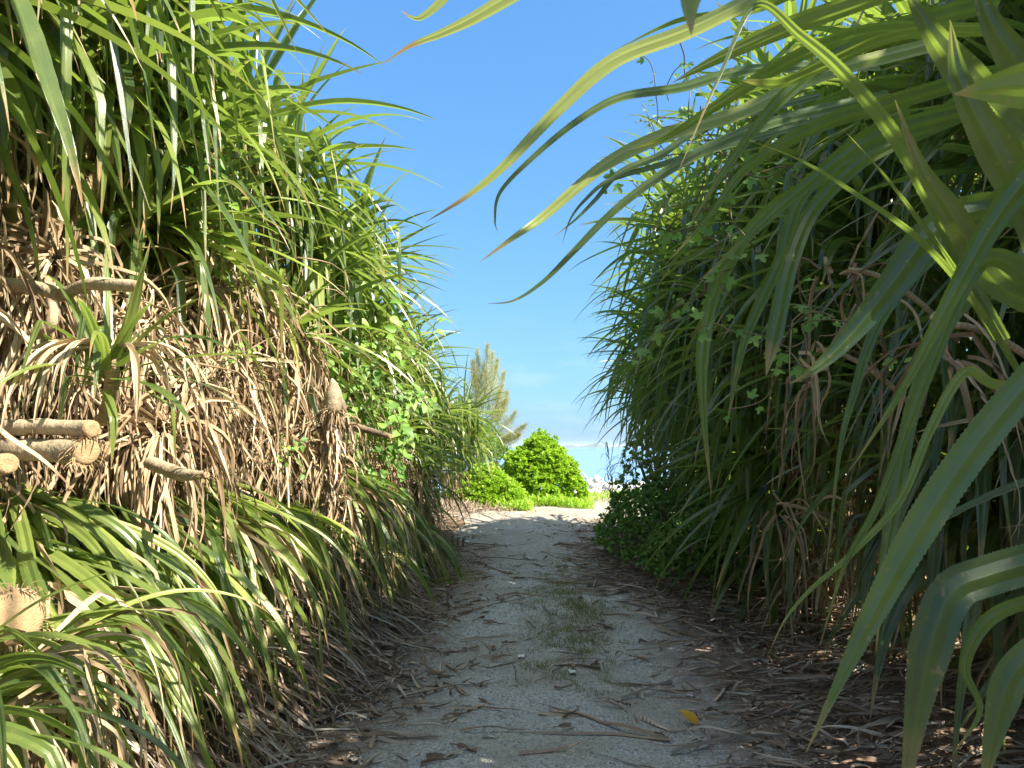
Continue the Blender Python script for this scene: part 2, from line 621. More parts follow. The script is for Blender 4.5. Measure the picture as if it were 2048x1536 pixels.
# ------------------------------------------------------------------ geometry kit
def grid_faces(nx, ny, base=0):
    i = np.arange(nx - 1)[:, None] * ny + np.arange(ny - 1)[None, :]
    i = i.ravel() + base
    return np.stack([i, i + ny, i + ny + 1, i + 1], 1)


def ribbons(P, S, Nn, Wd, r, wide=False, fold=0.28, teeth=0.0, tilt=None):
    """P,S,Nn (n,s,3), Wd (n,s), r (n,) -> (verts, quads, attr[, tri])   each half of the blade is its own strip"""
    n, s, _ = P.shape
    if wide:
        us = [-.5, -.27, 0.0, .27, .5]
        hs = [0.00, 0.055, -0.06, 0.055, 0.0]
    else:
        us = [-.5, 0.0, .5]
        hs = [0.0, -fold, 0.0]
    V, F, A, T = [], [], [], []
    base = 0
    tl = np.broadcast_to(np.linspace(0, 1, s)[None, :], (n, s))
    rr = np.broadcast_to(np.asarray(r)[:, None], (n, s))
    for k in range(len(us) - 1):
        for c in (k, k + 1):
            v = P + S * (us[c] * Wd)[..., None] + Nn * (hs[c] * Wd)[..., None]
            V.append(v.reshape(-1, 3))
            A.append(np.stack([np.full((n, s), us[c] + 0.5), tl, rr], -1).reshape(-1, 3))
        li = np.arange(n)[:, None] * s + np.arange(s - 1)[None, :]
        li = li.ravel()
        a, b = li + base, li + base + n * s
        F.append(np.stack([a, b, b + 1, a + 1], 1))
        base += 2 * n * s
    if teeth > 0:
        for side in (-0.5, 0.5):
            e = P + S * (side * Wd)[..., None]
            e0, e1 = e[:, :-1], e[:, 1:]
            m_ = e0 * 0.35 + e1 * 0.65 + S[:, :-1] * (np.sign(side) * teeth * np.minimum(1, Wd[:, :-1] / 0.03))[..., None]
            k = e0.reshape(-1, 3).shape[0]
            V += [e0.reshape(-1, 3), e1.reshape(-1, 3), m_.reshape(-1, 3)]
            aa = np.stack([np.full((n, s - 1), 0.02), tl[:, :-1], rr[:, :-1]], -1).reshape(-1, 3)
            A += [aa, aa, aa]
            i = np.arange(k) + base
            T.append(np.stack([i, i + k, i + 2 * k], 1))
            base += 3 * k
    return np.concatenate(V), np.concatenate(F), np.concatenate(A), (np.concatenate(T) if T else None)


def add_rib(acc, rb):
    v, f, a, t = rb
    n0 = acc.n
    acc.add(v, f, a)
    if t is not None:
        acc.t.append(t + n0)


def blades(P0, D0, L, Wd, droop, kink=None, kamt=0.7, twist=0.0, seg=14, taper=0.45, clampz=None, lift=None, wig=0.0, roll0=0.0, base_w=1.0):
    """Arching strap leaves grown from P0 along D0, bent down by their weight. All arrays of n."""
    n = len(P0)
    L = np.broadcast_to(L, n).astype(float)
    d = nrm(D0.astype(float))
    h = np.stack([-d[:, 1], d[:, 0], np.zeros(n)], 1)
    bad = np.linalg.norm(h, axis=1) < 0.05
    h[bad] = np.array([1, 0, 0])
    h = nrm(h)
    P = np.zeros((n, seg, 3))
    S = np.zeros((n, seg, 3))
    Nn = np.zeros((n, seg, 3))
    p = P0.astype(float).copy()
    dt = 1.0 / (seg - 1)
    droop = np.broadcast_to(droop, n)
    twist = np.broadcast_to(twist, n)
    roll0 = np.broadcast_to(roll0, n)
    kidx = np.full(n, 10 ** 6) if kink is None else (kink * (seg - 1)).astype(int)
    kamt = np.broadcast_to(kamt, n)
    wv = rng.normal(0, 1, (n, 3)) * wig
    for k in range(seg):
        t = k * dt
        P[:, k] = p
        s = nrm(h - d * (h * d).sum(1, keepdims=True))
        nn = np.cross(s, d)
        nn *= np.where(nn[:, 2:3] < -0.001, -1, 1) if k == 0 else np.where((nn * Nn[:, k - 1]).sum(1, keepdims=True) < 0, -1, 1)
        ang = (roll0 + twist * t)[:, None]
        S[:, k] = s * np.cos(ang) + nn * np.sin(ang)
        Nn[:, k] = nn if False else (-s * np.sin(ang) + nn * np.cos(ang))
        if k < seg - 1:
            step = L[:, None] * dt
            d = d + np.array([0, 0, -1.0]) * (droop * dt * (0.35 + 1.5 * t))[:, None]
            if wig > 0:
                if k % 3 == 2:
                    wv = rng.normal(0, 1, (n, 3)) * wig
                d = d + wv * dt
            kk = kidx == k
            if kk.any():
                d[kk] = d[kk] * (1 - kamt[kk])[:, None] + np.array([0, 0, -1.0]) * kamt[kk][:, None]
            d = nrm(d)
            p = p + d * step
            if clampz is not None:
                g = terrain(p[:, 0], p[:, 1]) + (0.012 if lift is None else lift)
                low = p[:, 2] < g
                if low.any():
                    p[low, 2] = g[low]
                    d[low, 2] = np.maximum(d[low, 2], (terrain(p[:, 0] + d[:, 0] * .05, p[:, 1] + d[:, 1] * .05)[low] - terrain(p[:, 0], p[:, 1])[low]) / .05 * 0.6)
                    d = nrm(d)
    t = np.linspace(0, 1, seg)[None, :]
    taper = np.broadcast_to(taper, n)[:, None]
    w = np.clip((1 - t) / taper, 0, 1) ** 0.85
    w = w * (1 + (base_w - 1) * np.clip(1 - t / 0.15, 0, 1))
    w = np.maximum(w, 0.03)
    Wm = np.broadcast_to(Wd, n)[:, None] * w
    return P, S, Nn, Wm


def frame(axis):
    a = nrm(np.asarray(axis, float))
    b = np.cross(a, [0, 0, 1.0])
    if np.linalg.norm(b) < 1e-3:
        b = np.array([1.0, 0, 0])
    b = nrm(b)
    return a, b, np.cross(b, a)


def crown_leaves(acc, c, axis, n, L, Wd, seg=15, wide=False, teeth=0, droopk=1.0, rmax=1.0, emax=112, clamp=False):
    a, b, e = frame(axis)
    i = np.arange(n)
    f = (i + 0.5) / n                              # 0 young, 1 old
    az = i * 2.39996 + U(0, 6.28) + rng.normal(0, .12, n)
    el = np.radians(10 + (emax - 10) * f ** 0.85 + rng.normal(0, 6, n))
    rad = np.cos(az)[:, None] * b + np.sin(az)[:, None] * e
    D = a * np.cos(el)[:, None] + rad * np.sin(el)[:, None]
    P0 = np.asarray(c) - a * (0.16 * f)[:, None] + rad * 0.035
    LL = L * (0.62 + 0.42 * np.sin(np.pi * np.clip(f * 0.9 + 0.08, 0, 1))) * U(0.85, 1.15, n)
    droop = (0.6 + 1.9 * f) * U(0.6, 1.4, n) * droopk
    kink = np.where(rng.random(n) < 0.55 * f + 0.25, U(0.3, 0.7, n), 9.0)
    rb = blades(P0, D, LL, Wd * U(0.8, 1.12, n), droop, kink, U(0.45, 0.95, n), twist=rng.normal(0, 0.5, n),
                seg=seg, taper=U(0.35, 0.65, n), clampz=True if clamp else None, wig=0.25, base_w=1.25)
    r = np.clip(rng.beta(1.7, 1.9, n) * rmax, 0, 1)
    add_rib(acc, ribbons(*rb, r, wide=wide, teeth=teeth))


def skirt_strips(acc, c, axis, n, L, Wd, seg=12, spread=0.3, out=1.0, clamp=True):
    """Withered leaves hanging off a stem: curled strips that start outwards and fall."""
    a, b, e = frame(axis)
    az = U(0, 6.28, n)
    el = np.radians(U(55, 125, n))
    rad = np.cos(az)[:, None] * b + np.sin(az)[:, None] * e
    D = a * np.cos(el)[:, None] + rad * np.sin(el)[:, None] * out
    D[:, 2] += 0.05
    P0 = np.asarray(c) - a * U(0, spread, n)[:, None] + rad * 0.04
    droop = U(1.6, 4.5, n)
    kink = np.where(rng.random(n) < 0.75, U(0.12, 0.45, n), 9)
    rb = blades(P0, D, L * U(0.5, 1.2, n), Wd * U(0.5, 1.2, n), droop, kink, U(0.5, 0.95, n), twist=rng.normal(0, 2.2, n),
                seg=seg, taper=U(0.3, 0.8, n), clampz=clamp or None, lift=U(0.01, 0.07, n), wig=1.5, roll0=rng.normal(0, .8, n))
    add_rib(acc, ribbons(*rb, rng.random(n), fold=0.5))


def tube(acc, pts, rad, sides=9, caps=True, wob=0.0, lenscale=1.0):
    pts = np.asarray(pts, float)
    m = len(pts)
    rad = np.broadcast_to(rad, m).astype(float)
    T = np.gradient(pts, axis=0)
    T = nrm(T)
    s = np.cross(T[0], [0.13, 0.3, 1.0])
    s = nrm(s)
    V, A = [], []
    ln = np.concatenate([[0], np.cumsum(np.linalg.norm(np.diff(pts, axis=0), axis=1))])
    th = np.linspace(0, 2 * np.pi, sides, endpoint=False)
    jit = rng.normal(0, wob, (m, sides)) if wob else np.zeros((m, sides))
    for k in range(m):
        s = nrm(s - T[k] * (s @ T[k]))
        b = np.cross(T[k], s)
        ring = pts[k] + (np.cos(th)[:, None] * s + np.sin(th)[:, None] * b) * (rad[k] * (1 + jit[k]))[:, None]
        V.append(ring)
        A.append(np.stack([th / 6.2832, np.full(sides, ln[k] * lenscale), np.full(sides, .5)], 1))
    i = np.arange(m - 1)[:, None] * sides
    j = np.arange(sides)[None, :]
    j2 = (j + 1) % sides
    F = np.stack([(i + j), (i + j2), (i + sides + j2), (i + sides + j)], -1).reshape(-1, 4)
    V = np.concatenate(V)
    n0 = acc.n
    acc.add(V, F, np.concatenate(A))
    if caps:
        for k, ring0 in ((0, 0), (m - 1, (m - 1) * sides)):
            cpt = pts[k] + T[k] * rad[k] * (0.15 if k else -0.15)
            idx = acc.n
            acc.add(cpt[None], np.zeros((0, 3), int), [[.5, ln[k] * lenscale, .5]])
            jj = np.arange(sides)
            tri = np.stack([np.full(sides, idx), n0 + ring0 + jj, n0 + ring0 + (jj + 1) % sides], 1)
            if k == 0:
                tri = tri[:, ::-1]
            acc.t.append(tri)
    return T, s


def bez(p0, p1, p2, n=10):
    t = np.linspace(0, 1, n)[:, None]
    return (1 - t) ** 2 * np.asarray(p0) + 2 * t * (1 - t) * np.asarray(p1) + t * t * np.asarray(p2)


def catmull(pts, n):
    pts = np.asarray(pts, float)
    P = np.concatenate([[2 * pts[0] - pts[1]], pts, [2 * pts[-1] - pts[-2]]])
    segs = len(pts) - 1
    u = np.linspace(0, segs - 1e-6, n)
    k = u.astype(int)
    t = (u - k)[:, None]
    a, b, c, d = P[k], P[k + 1], P[k + 2], P[k + 3]
    return 0.5 * ((2 * b) + (-a + c) * t + (2 * a - 5 * b + 4 * c - d) * t ** 2 + (-a + 3 * b - 3 * c + d) * t ** 3)


def drawn_leaf(acc, pts, width, roll=0.3, taper=0.55, r=0.4, seg=90, teeth=0.0015, wide=True, base_w=1.0, twist=0.0, straight=False):
    """A single near leaf along a curve (photograph pixel, pixel, distance), base first."""
    P = catmull([W(*q) for q in pts], seg)
    T = nrm(np.gradient(P, axis=0))
    width = width * .72
    P = P * .65 + .35 * (P[0] + (P[-1] - P[0]) * np.linspace(0, 1, seg)[:, None]) if straight else P
    view = nrm(P - np.array([0, 0, EYE]))
    s0 = nrm(np.cross(T, view))
    n0 = np.cross(s0, T)
    t = np.linspace(0, 1, seg)
    a = (roll + twist * t)[:, None]
    S = s0 * np.cos(a) + n0 * np.sin(a)
    Nn = -s0 * np.sin(a) + n0 * np.cos(a)
    w = width * np.maximum(np.clip((1 - t) / taper, 0, 1) ** 0.9, 0.03) * (1 + (base_w - 1) * np.clip(1 - t / .3, 0, 1))
    add_rib(acc, ribbons(P[None], S[None], Nn[None], w[None], np.array([r]), wide=wide, teeth=teeth))


def stamp(acc, tv, tf, ta, pos, X, Y, Z, scale, r):
    """Copies a small template (k,3) to n places with axes X,Y,Z (n,3)."""
    n = len(pos)
    k = len(tv)
    sc = np.broadcast_to(scale, n)[:, None, None]
    V = (tv[None, :, 0:1] * X[:, None] + tv[None, :, 1:2] * Y[:, None] + tv[None, :, 2:3] * Z[:, None]) * sc + pos[:, None]
    F = (tf[None] + (np.arange(n) * k)[:, None, None]).reshape(-1, tf.shape[1])
    A = np.zeros((n, k, 3))
    A[..., 0] = ta[:, 0]
    A[..., 1] = ta[:, 1]
    A[..., 2] = np.asarray(r)[:, None]
    acc.add(V.reshape(-1, 3), F, A.reshape(-1, 3))


def axes_from(D, roll=None):
    D = nrm(D)
    n = len(D)
    up = np.tile([0, 0, 1.0], (n, 1)) + rng.normal(0, .25, (n, 3))
    X = nrm(np.cross(D, up))
    Z = np.cross(X, D)
    if roll is not None:
        c, s = np.cos(roll)[:, None], np.sin(roll)[:, None]
        X, Z = X * c + Z * s, -X * s + Z * c
    return X, D, Z


def leaf_template(kind):
    """Leaf outline in the XY plane, tip towards +Y, with a keel. Two-sided strip of quads or tris."""
    if kind == 'obovate':
        ys = [0, .3, .6, .85, 1.0]
        ws = [.04, .12, .22, .20, .05]
        z = [0, .03, .05, .02, -.03]
    elif kind == 'ovate':
        ys = [0, .12, .35, .7, 1.0]
        ws = [.03, .26, .33, .2, .01]
        z = [0, .02, .03, 0, -.08]
    elif kind == 'lance':
        ys = [0, .25, .55, .8, 1.0]
        ws = [.02, .09, .10, .06, .005]
        z = [0, .04, .05, .02, -.05]
    V, A = [], []
    for y, w_, zz in zip(ys, ws, z):
        V += [(-w_, y, zz + w_ * .35), (0, y, zz), (w_, y, zz + w_ * .35)]
        A += [(0, y), (.5, y), (1, y)]
    F = []
    for i in range(len(ys) - 1):
        F += [(3 * i, 3 * i + 1, 3 * i + 4, 3 * i + 3), (3 * i + 1, 3 * i + 2, 3 * i + 5, 3 * i + 4)]
    return np.array(V, float), np.array(F), np.array(A, float)


def lobed_template():
    """Five-lobed, toothed vine leaf."""
    out = []
    for k, (a, l) in enumerate([(-128, .42), (-62, .72), (0, 1.0), (62, .72), (128, .42)]):
        a = math.radians(a)
        for da, m_ in ((-.36, .62), (-.2, .82), (-.13, .78), (0, 1.0), (.13, .78), (.2, .82), (.36, .62)):
            out.append((math.sin(a + da) * l * m_, math.cos(a + da) * l * m_))
        if k < 4:
            nx = math.radians([-95, -31, 31, 95][k])
            out.append((math.sin(nx) * .38, math.cos(nx) * .38))
    o = np.array(out) * 0.62
    o[:, 1] += 0.35
    V = np.concatenate([[[0, .35, -.04]], np.c_[o, 0.10 * np.abs(o[:, 0]) - .10 * (o[:, 1] - .35) ** 2]])
    m = len(o)
    F = np.array([(0, i + 1, (i + 1) % m + 1) for i in range(m)])
    A = np.c_[0.5 + V[:, 0] * .8, V[:, 1].clip(0, 1)]
    A[0, 0] = .5
    return V, F, A


T_OBO, T_OVA, T_LAN, T_LOB = leaf_template('obovate'), leaf_template('ovate'), leaf_template('lance'), lobed_template()

# ------------------------------------------------------------------ setting
xs = np.unique(np.concatenate([[-3000, -1000, -400, -150, -60, -30, -18, -12, -9, -7.5], np.arange(-6.5, 5.6, 0.07), [6, 7, 8, 10, 14, 20, 32, 60, 150, 400, 1000, 3000]]))
ys_ = np.unique(np.concatenate([[-400, -150, -60, -25, -12, -7, -4, -2.5, -1.2, 0], np.arange(0.5, 20, 0.08), np.arange(20, 30, .3), np.arange(30, 44, 1.0), [50, 80, 200]]))
GX, GY = np.meshgrid(xs, ys_, indexing='ij')
GZ = terrain(GX, GY)
PL = lambda y: np.where(y < 12, foot_l(y) + 0.05, -1.9 - 1.2 * sstep(14, 17, y))
PR = lambda y: foot_r(y) + 0.15 + 2.6 * sstep(12.5, 15.0, y)
inside = sstep(PL(GY), PL(GY) + 0.25, GX) * sstep(PR(GY), PR(GY) - 0.25, GX) * (GY < 18.4) * (GY > -6)
GZ = GZ - 0.025 * inside
mesh_obj('ground', np.stack([GX, GY, GZ], -1).reshape(-1, 3), grid_faces(len(xs), len(ys_)), M_ground, kind='structure')

py_ = np.arange(-4, 18.6, 0.06)
pu = np.linspace(0, 1, 60)
YY, UU = np.meshgrid(py_, pu, indexing='ij')
e1 = PL(YY) + 0.06 * np.sin(YY * 3.1) + .04 * np.sin(YY * 7.7)
e2 = PR(YY) + 0.06 * np.sin(YY * 2.7 + 1) + .04 * np.sin(YY * 8.3)
XX = e1 + (e2 - e1) * UU
edge = np.minimum(UU, 1 - UU)
ZZ = terrain(XX, YY) + 0.006 - 0.05 * (1 - sstep(0, 0.10, edge)) - 0.05 * sstep(18.0, 18.5, YY)
mesh_obj('path', np.stack([XX, YY, ZZ], -1).reshape(-1, 3), grid_faces(len(py_), len(pu)), M_path, kind='structure')

mesh_obj('sea', [(-20000, 27, -1.3), (20000, 27, -1.3), (20000, 30000, -1.3), (-20000, 30000, -1.3)], np.array([[0, 1, 2, 3]]), M_sea, kind='structure')

# far island: a low ridge of hills with real depth
ang = lambda px: (px - 1100) / FPX
D_I = 9000.0
nx_, ny_ = 90, 20
ux = np.linspace(ang(1118), ang(1290), nx_)
prof = np.interp(ux, [ang(q) for q in (1118, 1128, 1142, 1155, 1168, 1182, 1190, 1200, 1215, 1240, 1290)], [0, 5, 6, 3, 4, 8, 9.5, 5, 2, 1.5, 0]) / FPX * D_I
vy = np.linspace(-1, 1, ny_)
HX, HV = np.meshgrid(ux, vy, indexing='ij')
hz = prof[:, None] * (1 - vy[None, :] ** 2) ** 0.8 * (1 + 0.12 * np.sin(HX * 900) * np.cos(HV * 5))
hp = np.stack([HX * D_I, D_I + HV * 500, hz - 3], -1).reshape(-1, 3)
mesh_obj('hill', hp, grid_faces(nx_, ny_), M_island, kind='structure')


# ------------------------------------------------------------------ pandanus thicket
def ordinal(k):
    return ['first', 'second', 'third', 'fourth', 'fifth', 'sixth', 'seventh', 'eighth', 'ninth', 'tenth', 'eleventh', 'twelfth', 'thirteenth', 'fourteenth', 'fifteenth'][k]


def pandanus(root, label, crowns, skirts, mat, side, group, Lf=1.3, Wf=0.055, nleaf=52, barkmat=None, wide_near=False, nst=46):
    """root (x,y); crowns: list of (x,y,z,axis,scale); skirts: extra dead masses (x,y,z)."""
    z0 = float(terrain(root[0], root[1]))
    t = thing('pandanus_tree', label, 'pandanus', (root[0], root[1], z0), group)
    base = np.array([root[0], root[1], z0 - 0.08])
    A = Acc()
    fork = base + np.array([rng.normal(0, .08), rng.normal(0, .08), U(0.9, 1.3)])
    tube(A, bez(base, (base + fork) / 2 + rng.normal(0, .06, 3), fork, 10), np.linspace(.095, .075, 10), 10, wob=.04)
    for c in crowns:
        cc = np.array(c[:3], float)
        mid = (fork + cc) / 2 + np.array([0, 0, 0.15]) + rng.normal(0, .15, 3)
        tube(A, bez(fork - [0, 0, .1], mid, cc - nrm(np.array(c[3], float)) * .05, 12), np.linspace(.06, .036, 12), 8, wob=.05)
    for k in range(4):      # stilt roots
        a = U(0, 6.28)
        tip = base + np.array([math.cos(a) * .45, math.sin(a) * .45, 0])
        tip[2] = float(terrain(tip[0], tip[1])) - .05
        top = base + (fork - base) * U(.3, .7)
        tube(A, bez(top, (top + tip) / 2 + [math.cos(a) * .1, math.sin(a) * .1, .15], tip, 7), .022, 6)
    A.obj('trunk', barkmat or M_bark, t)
    for c in crowns:
        A = Acc()
        sc = c[4]
        near = c[1] < 4.5
        crown_leaves(A, c[:3], c[3], int(nleaf * U(.85, 1.15)), Lf * sc, Wf * sc ** .5, seg=18 if near else 14, wide=near and wide_near, teeth=0.0015 if c[1] < 3.6 else 0, droopk=.5 if c[3][2] >= 1.0 else 1.0, rmax=.56 if side > 0 else 1.0)  # right side: tones capped dark, thicket shade put into the leaf colour
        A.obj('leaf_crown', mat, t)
        if nst:
            A = Acc()
            skirt_strips(A, np.array(c[:3]) - nrm(np.array(c[3], float)) * .12, c[3], int(nst * .5), .75 * sc, .022, spread=.4)
            A.obj('dead_leaf_skirt', M_dry, t)
    for s in skirts:
        A = Acc()
        ax = np.array([side * -0.6, rng.normal(0, .3), 0.7])
        skirt_strips(A, s[:3], ax, nst, s[3] if len(s) > 3 else .8, .021, spread=.35)
        A.obj('dead_leaf_skirt', M_dry, t)
    return t


def topL(y):
    return np.interp(y, [0, 4, 6, 8, 10, 12, 14, 16], [4.9, 4.7, 4.4, 3.85, 3.35, 3.0, 2.7, 2.4])


def faceL(y, z):
    return -1.95 - 0.07 * (z - 2.0) + 0.62 * sstep(8.5, 13, y) * sstep(.9, 1.9, z) - 0.12 * np.sin(y * 1.7)


left_marks = ['beside the cut logs, behind a tan curtain of dry leaves', 'with sunlit leaves above the cut logs',
              'with a wide curtain of dry leaves above the young rosette', 'with tall leaf crowns and tan dead leaves behind the stump',
              'rising behind the jagged stump', 'whose topmost crown stands against the sky', 'with vine leaves creeping over its lower crowns',
              'hung with dense narrow green leaves beyond the vine', 'with long leaves arching over the path beyond the vine',
              'with a tan skirt of dead leaves at its foot', 'low and rounded, beside the dark hollow', 'at the far end, before the feathery tree']
ystarts = [1.3, 2.5, 3.6, 4.7, 5.8, 6.9, 8.0, 9.1, 10.2, 11.4, 12.7, 14.0]
for k, y in enumerate(ystarts):
    H = topL(y)
    zmin = np.interp(y, [0, 5, 7, 9, 11, 14], [3.05, 2.95, 1.9, 1.15, 1.5, 1.75])
    crowns = []
    for zz in np.arange(zmin, H - 0.45, 0.62):
        z = zz + U(-.15, .15)
        yy = y + U(-.45, .45)
        ax = (U(.5, 1.0), U(-.5, .15), U(.35, .9))
        crowns.append((faceL(yy, z) - U(.1, .3), yy, z, ax, U(.85, 1.1) * np.interp(y, [0, 8, 14], [1.0, .9, .8])))
    for j in range(3):
        yy = y + U(-.5, .5)
        if y < 4.2:
            crowns.append((-2.9 - .6 * j, yy + U(-.4, .4), H - 1.4 - .3 * j, (.6, -.2, .8), 1.0))
        crowns.append((-2.2 - .55 * j + U(-.15, .15), yy, H - .55 + .12 * j + U(-.15, .2), (U(0, .6), U(-.3, .3), 1.0), U(.85, 1.1) * np.interp(y, [0, 8, 14], [1.0, .9, .85])))
    for j in range(2):
        crowns.append((-3.2 - U(0, .4), y + U(-.4, .4), H - 1.2 - j * .8, (U(.2, .8), U(-.4, .4), .8), 1.0))
    skirts = []
    for j in range(13 if y < 7 else (5 if y < 11 else 1)):
        yy = y + U(-.55, .55)
        z = U(1.0, zmin + .35) if y < 7 else U(.5, 1.6)
        skirts.append((faceL(yy, z) - U(0, .22) - (.3 if yy < 4.2 else 0), yy, z, U(.45, .8) if yy < 4.5 else U(.6, .95)))
    pandanus((-2.75, y), f'{ordinal(k)} pandanus on the left, {left_marks[k]}', crowns, skirts, M_leafL, -1,
             'pandanus trees forming the left thicket', Lf=1.35, Wf=.064)


def topR(y):
    return np.interp(y, [0, 5, 8, 10, 12, 14], [5.2, 5.0, 5.15, 4.6, 3.6, 2.4])


def faceR(y, z):
    return np.interp(y, [0, 3, 5, 8, 13], [2.3, 2.1, 1.9, 1.45, 1.35]) + 0.05 * np.abs(z - 2.5) + .1 * np.sin(y * 2.1) + .55 * sstep(3.0, 5.0, z) * sstep(6.5, 4.5, y) + .85 * sstep(2.7, 1.6, z) * sstep(6.5, 8.5, y)


right_marks = ['behind the viewer, shading the near leaves', 'just behind the viewer beside the nearest one', 'close by, its broad leaves hanging into the view', 'with wide leaves reaching out across the sky', 'with torn brown dead leaves below its crowns',
               'carrying the lobed vine on its leaves', 'with a dark hollow at its foot', 'with long drooping leaves above bare soil',
               'behind the leafy undergrowth, leaves spiking against the sky', 'with fine drooping leaves above the undergrowth',
               'leaning over the path above the tall reeds', 'at the far end, next to the reeds']
for k, y in enumerate([-1.6, -0.2, 1.3, 2.5, 3.7, 4.9, 6.1, 7.3, 8.5, 9.7, 10.9, 12.1]):
    H = min(topR(y), np.interp(y, [1.3, 2.5, 3.7, 5.5, 7.5], [4.4, 4.6, 4.6, 4.7, 5.0]))
    crowns = []
    for zz in np.arange(0.75 if y > 7 else (1.15 if y > 3 else 1.4), H - .3 - (1.0 if y < 1 else 0), 0.55):
        z = zz + U(-.15, .15)
        yy = y + U(-.5, .5)
        ax = (-U(.55, 1.0), U(-.6, .2), U(.25, .8))
        crowns.append((faceR(yy, z) + U(.1, .35) + (.2 if y < 3.5 else 0) + (.45 if y < 1 else 0), yy, z, ax, U(.85, 1.1)))
    for j in range(2):
        crowns.append((2.6 + .6 * j + U(-.15, .15), y + U(-.5, .5), H - .5 + U(-.3, .2), (-U(0, .5), U(-.3, .3), 1.0), U(.9, 1.1)))
    for j in range(4):
        crowns.append((3.0 + U(-.2, .5), y + U(-.5, .5), .9 + j * .8 + U(-.2, .2), (-U(.2, .8), U(-.4, .4), .8), 1.0))
    skirts = []
    for j in range(6):
        yy = y + U(-.55, .55)
        z = U(.6, 2.6)
        skirts.append((faceR(yy, z) + U(.1, .45), yy, z, U(.6, .9)))
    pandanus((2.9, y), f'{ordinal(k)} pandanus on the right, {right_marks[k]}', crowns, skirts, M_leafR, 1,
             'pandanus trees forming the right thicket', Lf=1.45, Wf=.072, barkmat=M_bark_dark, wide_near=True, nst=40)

# ---- the near pandanus on the right whose separate leaves cross the sky and the view
near = thing('pandanus_tree', 'nearest pandanus, its blurred toothed leaves sweeping in from the right edge', 'pandanus', (2.05, 1.3, float(terrain(2.05, 1.3))),
             'pandanus trees forming the right thicket')
A = Acc()
tube(A, bez((2.05, 1.3, .1), (2.2, 1.2, .9), (1.75, 1.45, 1.75), 14), np.linspace(.09, .06, 14), 10, wob=.04)
tube(A, bez((2.1, 1.25, .9), (2.3, 1.6, 1.9), (1.75, 1.9, 2.9), 14), np.linspace(.06, .045, 14), 8, wob=.04)
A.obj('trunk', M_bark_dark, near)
DL = drawn_leaf
A = Acc()
# long blades against the sky (base -> tip)
DL(A, [(1560, -30, 2.1), (1380, 60, 2.1), (1230, 120, 2.1), (1120, 215, 2.1), (1010, 330, 2.1), (930, 395, 2.1), (850, 445, 2.1)], .078, -.65, .62, .97)
DL(A, [(1860, 90, 2.3), (1640, 150, 2.3), (1480, 225, 2.3), (1330, 270, 2.3), (1210, 330, 2.3), (1090, 430, 2.25), (1020, 480, 2.2), (958, 525, 2.2)], .078, -.65, .5, .85)
DL(A, [(1760, 130, 2.5), (1500, 140, 2.5), (1360, 175, 2.5), (1240, 195, 2.5), (1150, 245, 2.5), (1060, 320, 2.5), (1000, 385, 2.5), (990, 440, 2.5), (996, 465, 2.5)], .06, -.65, .8, .35)
DL(A, [(1780, 190, 2.8), (1560, 240, 2.8), (1430, 290, 2.8), (1330, 345, 2.8), (1230, 420, 2.8), (1150, 500, 2.8), (1090, 560, 2.8), (1030, 600, 2.8), (975, 608, 2.8)], .075, -.65, .75, .35)
DL(A, [(1640, 190, 3.0), (1420, 250, 3.0), (1320, 310, 3.0), (1240, 345, 3.0), (1190, 400, 3.0), (1150, 440, 3.0), (1105, 475, 3.0)], .05, -.65, .6, .1)
DL(A, [(1640, 240, 3.0), (1420, 300, 3.0), (1320, 330, 3.0), (1220, 360, 3.0), (1170, 400, 3.0), (1140, 440, 3.0), (1124, 490, 3.0)], .05, -.65, .8, .15)
DL(A, [(1280, -120, 1.9), (1120, -60, 1.9), (1010, 0, 1.9), (940, 40, 1.9), (880, 68, 1.9), (820, 92, 1.9), (765, 128, 1.9)], .062, -.65, .62, .97)
DL(A, [(1050, -160, 2.0), (940, -60, 2.0), (880, 5, 2.0), (845, 33, 2.0), (825, 35, 2.0), (800, 20, 2.0)], .05, -.65, .75, .95)
DL(A, [(1950, 60, 1.8), (1750, 60, 1.8), (1600, 110, 1.8), (1450, 200, 1.8), (1340, 270, 1.8), (1260, 300, 1.8)], .06, .7, .5, .4)
DL(A, [(1900, -60, 1.6), (1700, 10, 1.6), (1560, 60, 1.6), (1430, 120, 1.6), (1345, 165, 1.6)], .062, .4, .5, .65)
DL(A, [(2000, 60, 1.7), (1800, 70, 1.7), (1650, 130, 1.7), (1560, 165, 1.7), (1475, 160, 1.7)], .05, .8, .2, .6)
DL(A, [(2140, 130, 2.0), (1980, 150, 2.0), (1800, 200, 2.0), (1640, 250, 2.0), (1500, 330, 2.0), (1420, 430, 2.0), (1330, 530, 2.0)], .07, .4, .6, .3)
DL(A, [(2080, 200, 2.2), (1900, 230, 2.2), (1740, 280, 2.2), (1600, 380, 2.2), (1500, 470, 2.2), (1400, 560, 2.2)], .08, .2, .6, .25)
DL(A, [(2000, 0, 2.0), (1850, 40, 2.0), (1700, 90, 2.0), (1560, 200, 2.0), (1450, 340, 2.0), (1380, 450, 2.0)], .075, .3, .6, .3)
DL(A, [(1800, -20, 2.2), (1640, -30, 2.2), (1500, 20, 2.2), (1360, 40, 2.2), (1230, 100, 2.2)], .07, .9, .6, .35)
DL(A, [(1920, 230, 2.4), (1760, 300, 2.4), (1690, 350, 2.4), (1620, 430, 2.4), (1580, 530, 2.3), (1555, 640, 2.25), (1532, 752, 2.2)], .072, .2, .12, .3)
DL(A, [(1820, 220, 2.9), (1690, 300, 2.9), (1600, 400, 2.9), (1560, 520, 2.9), (1490, 680, 2.9), (1452, 860, 2.9)], .07, .3, .3, .35)
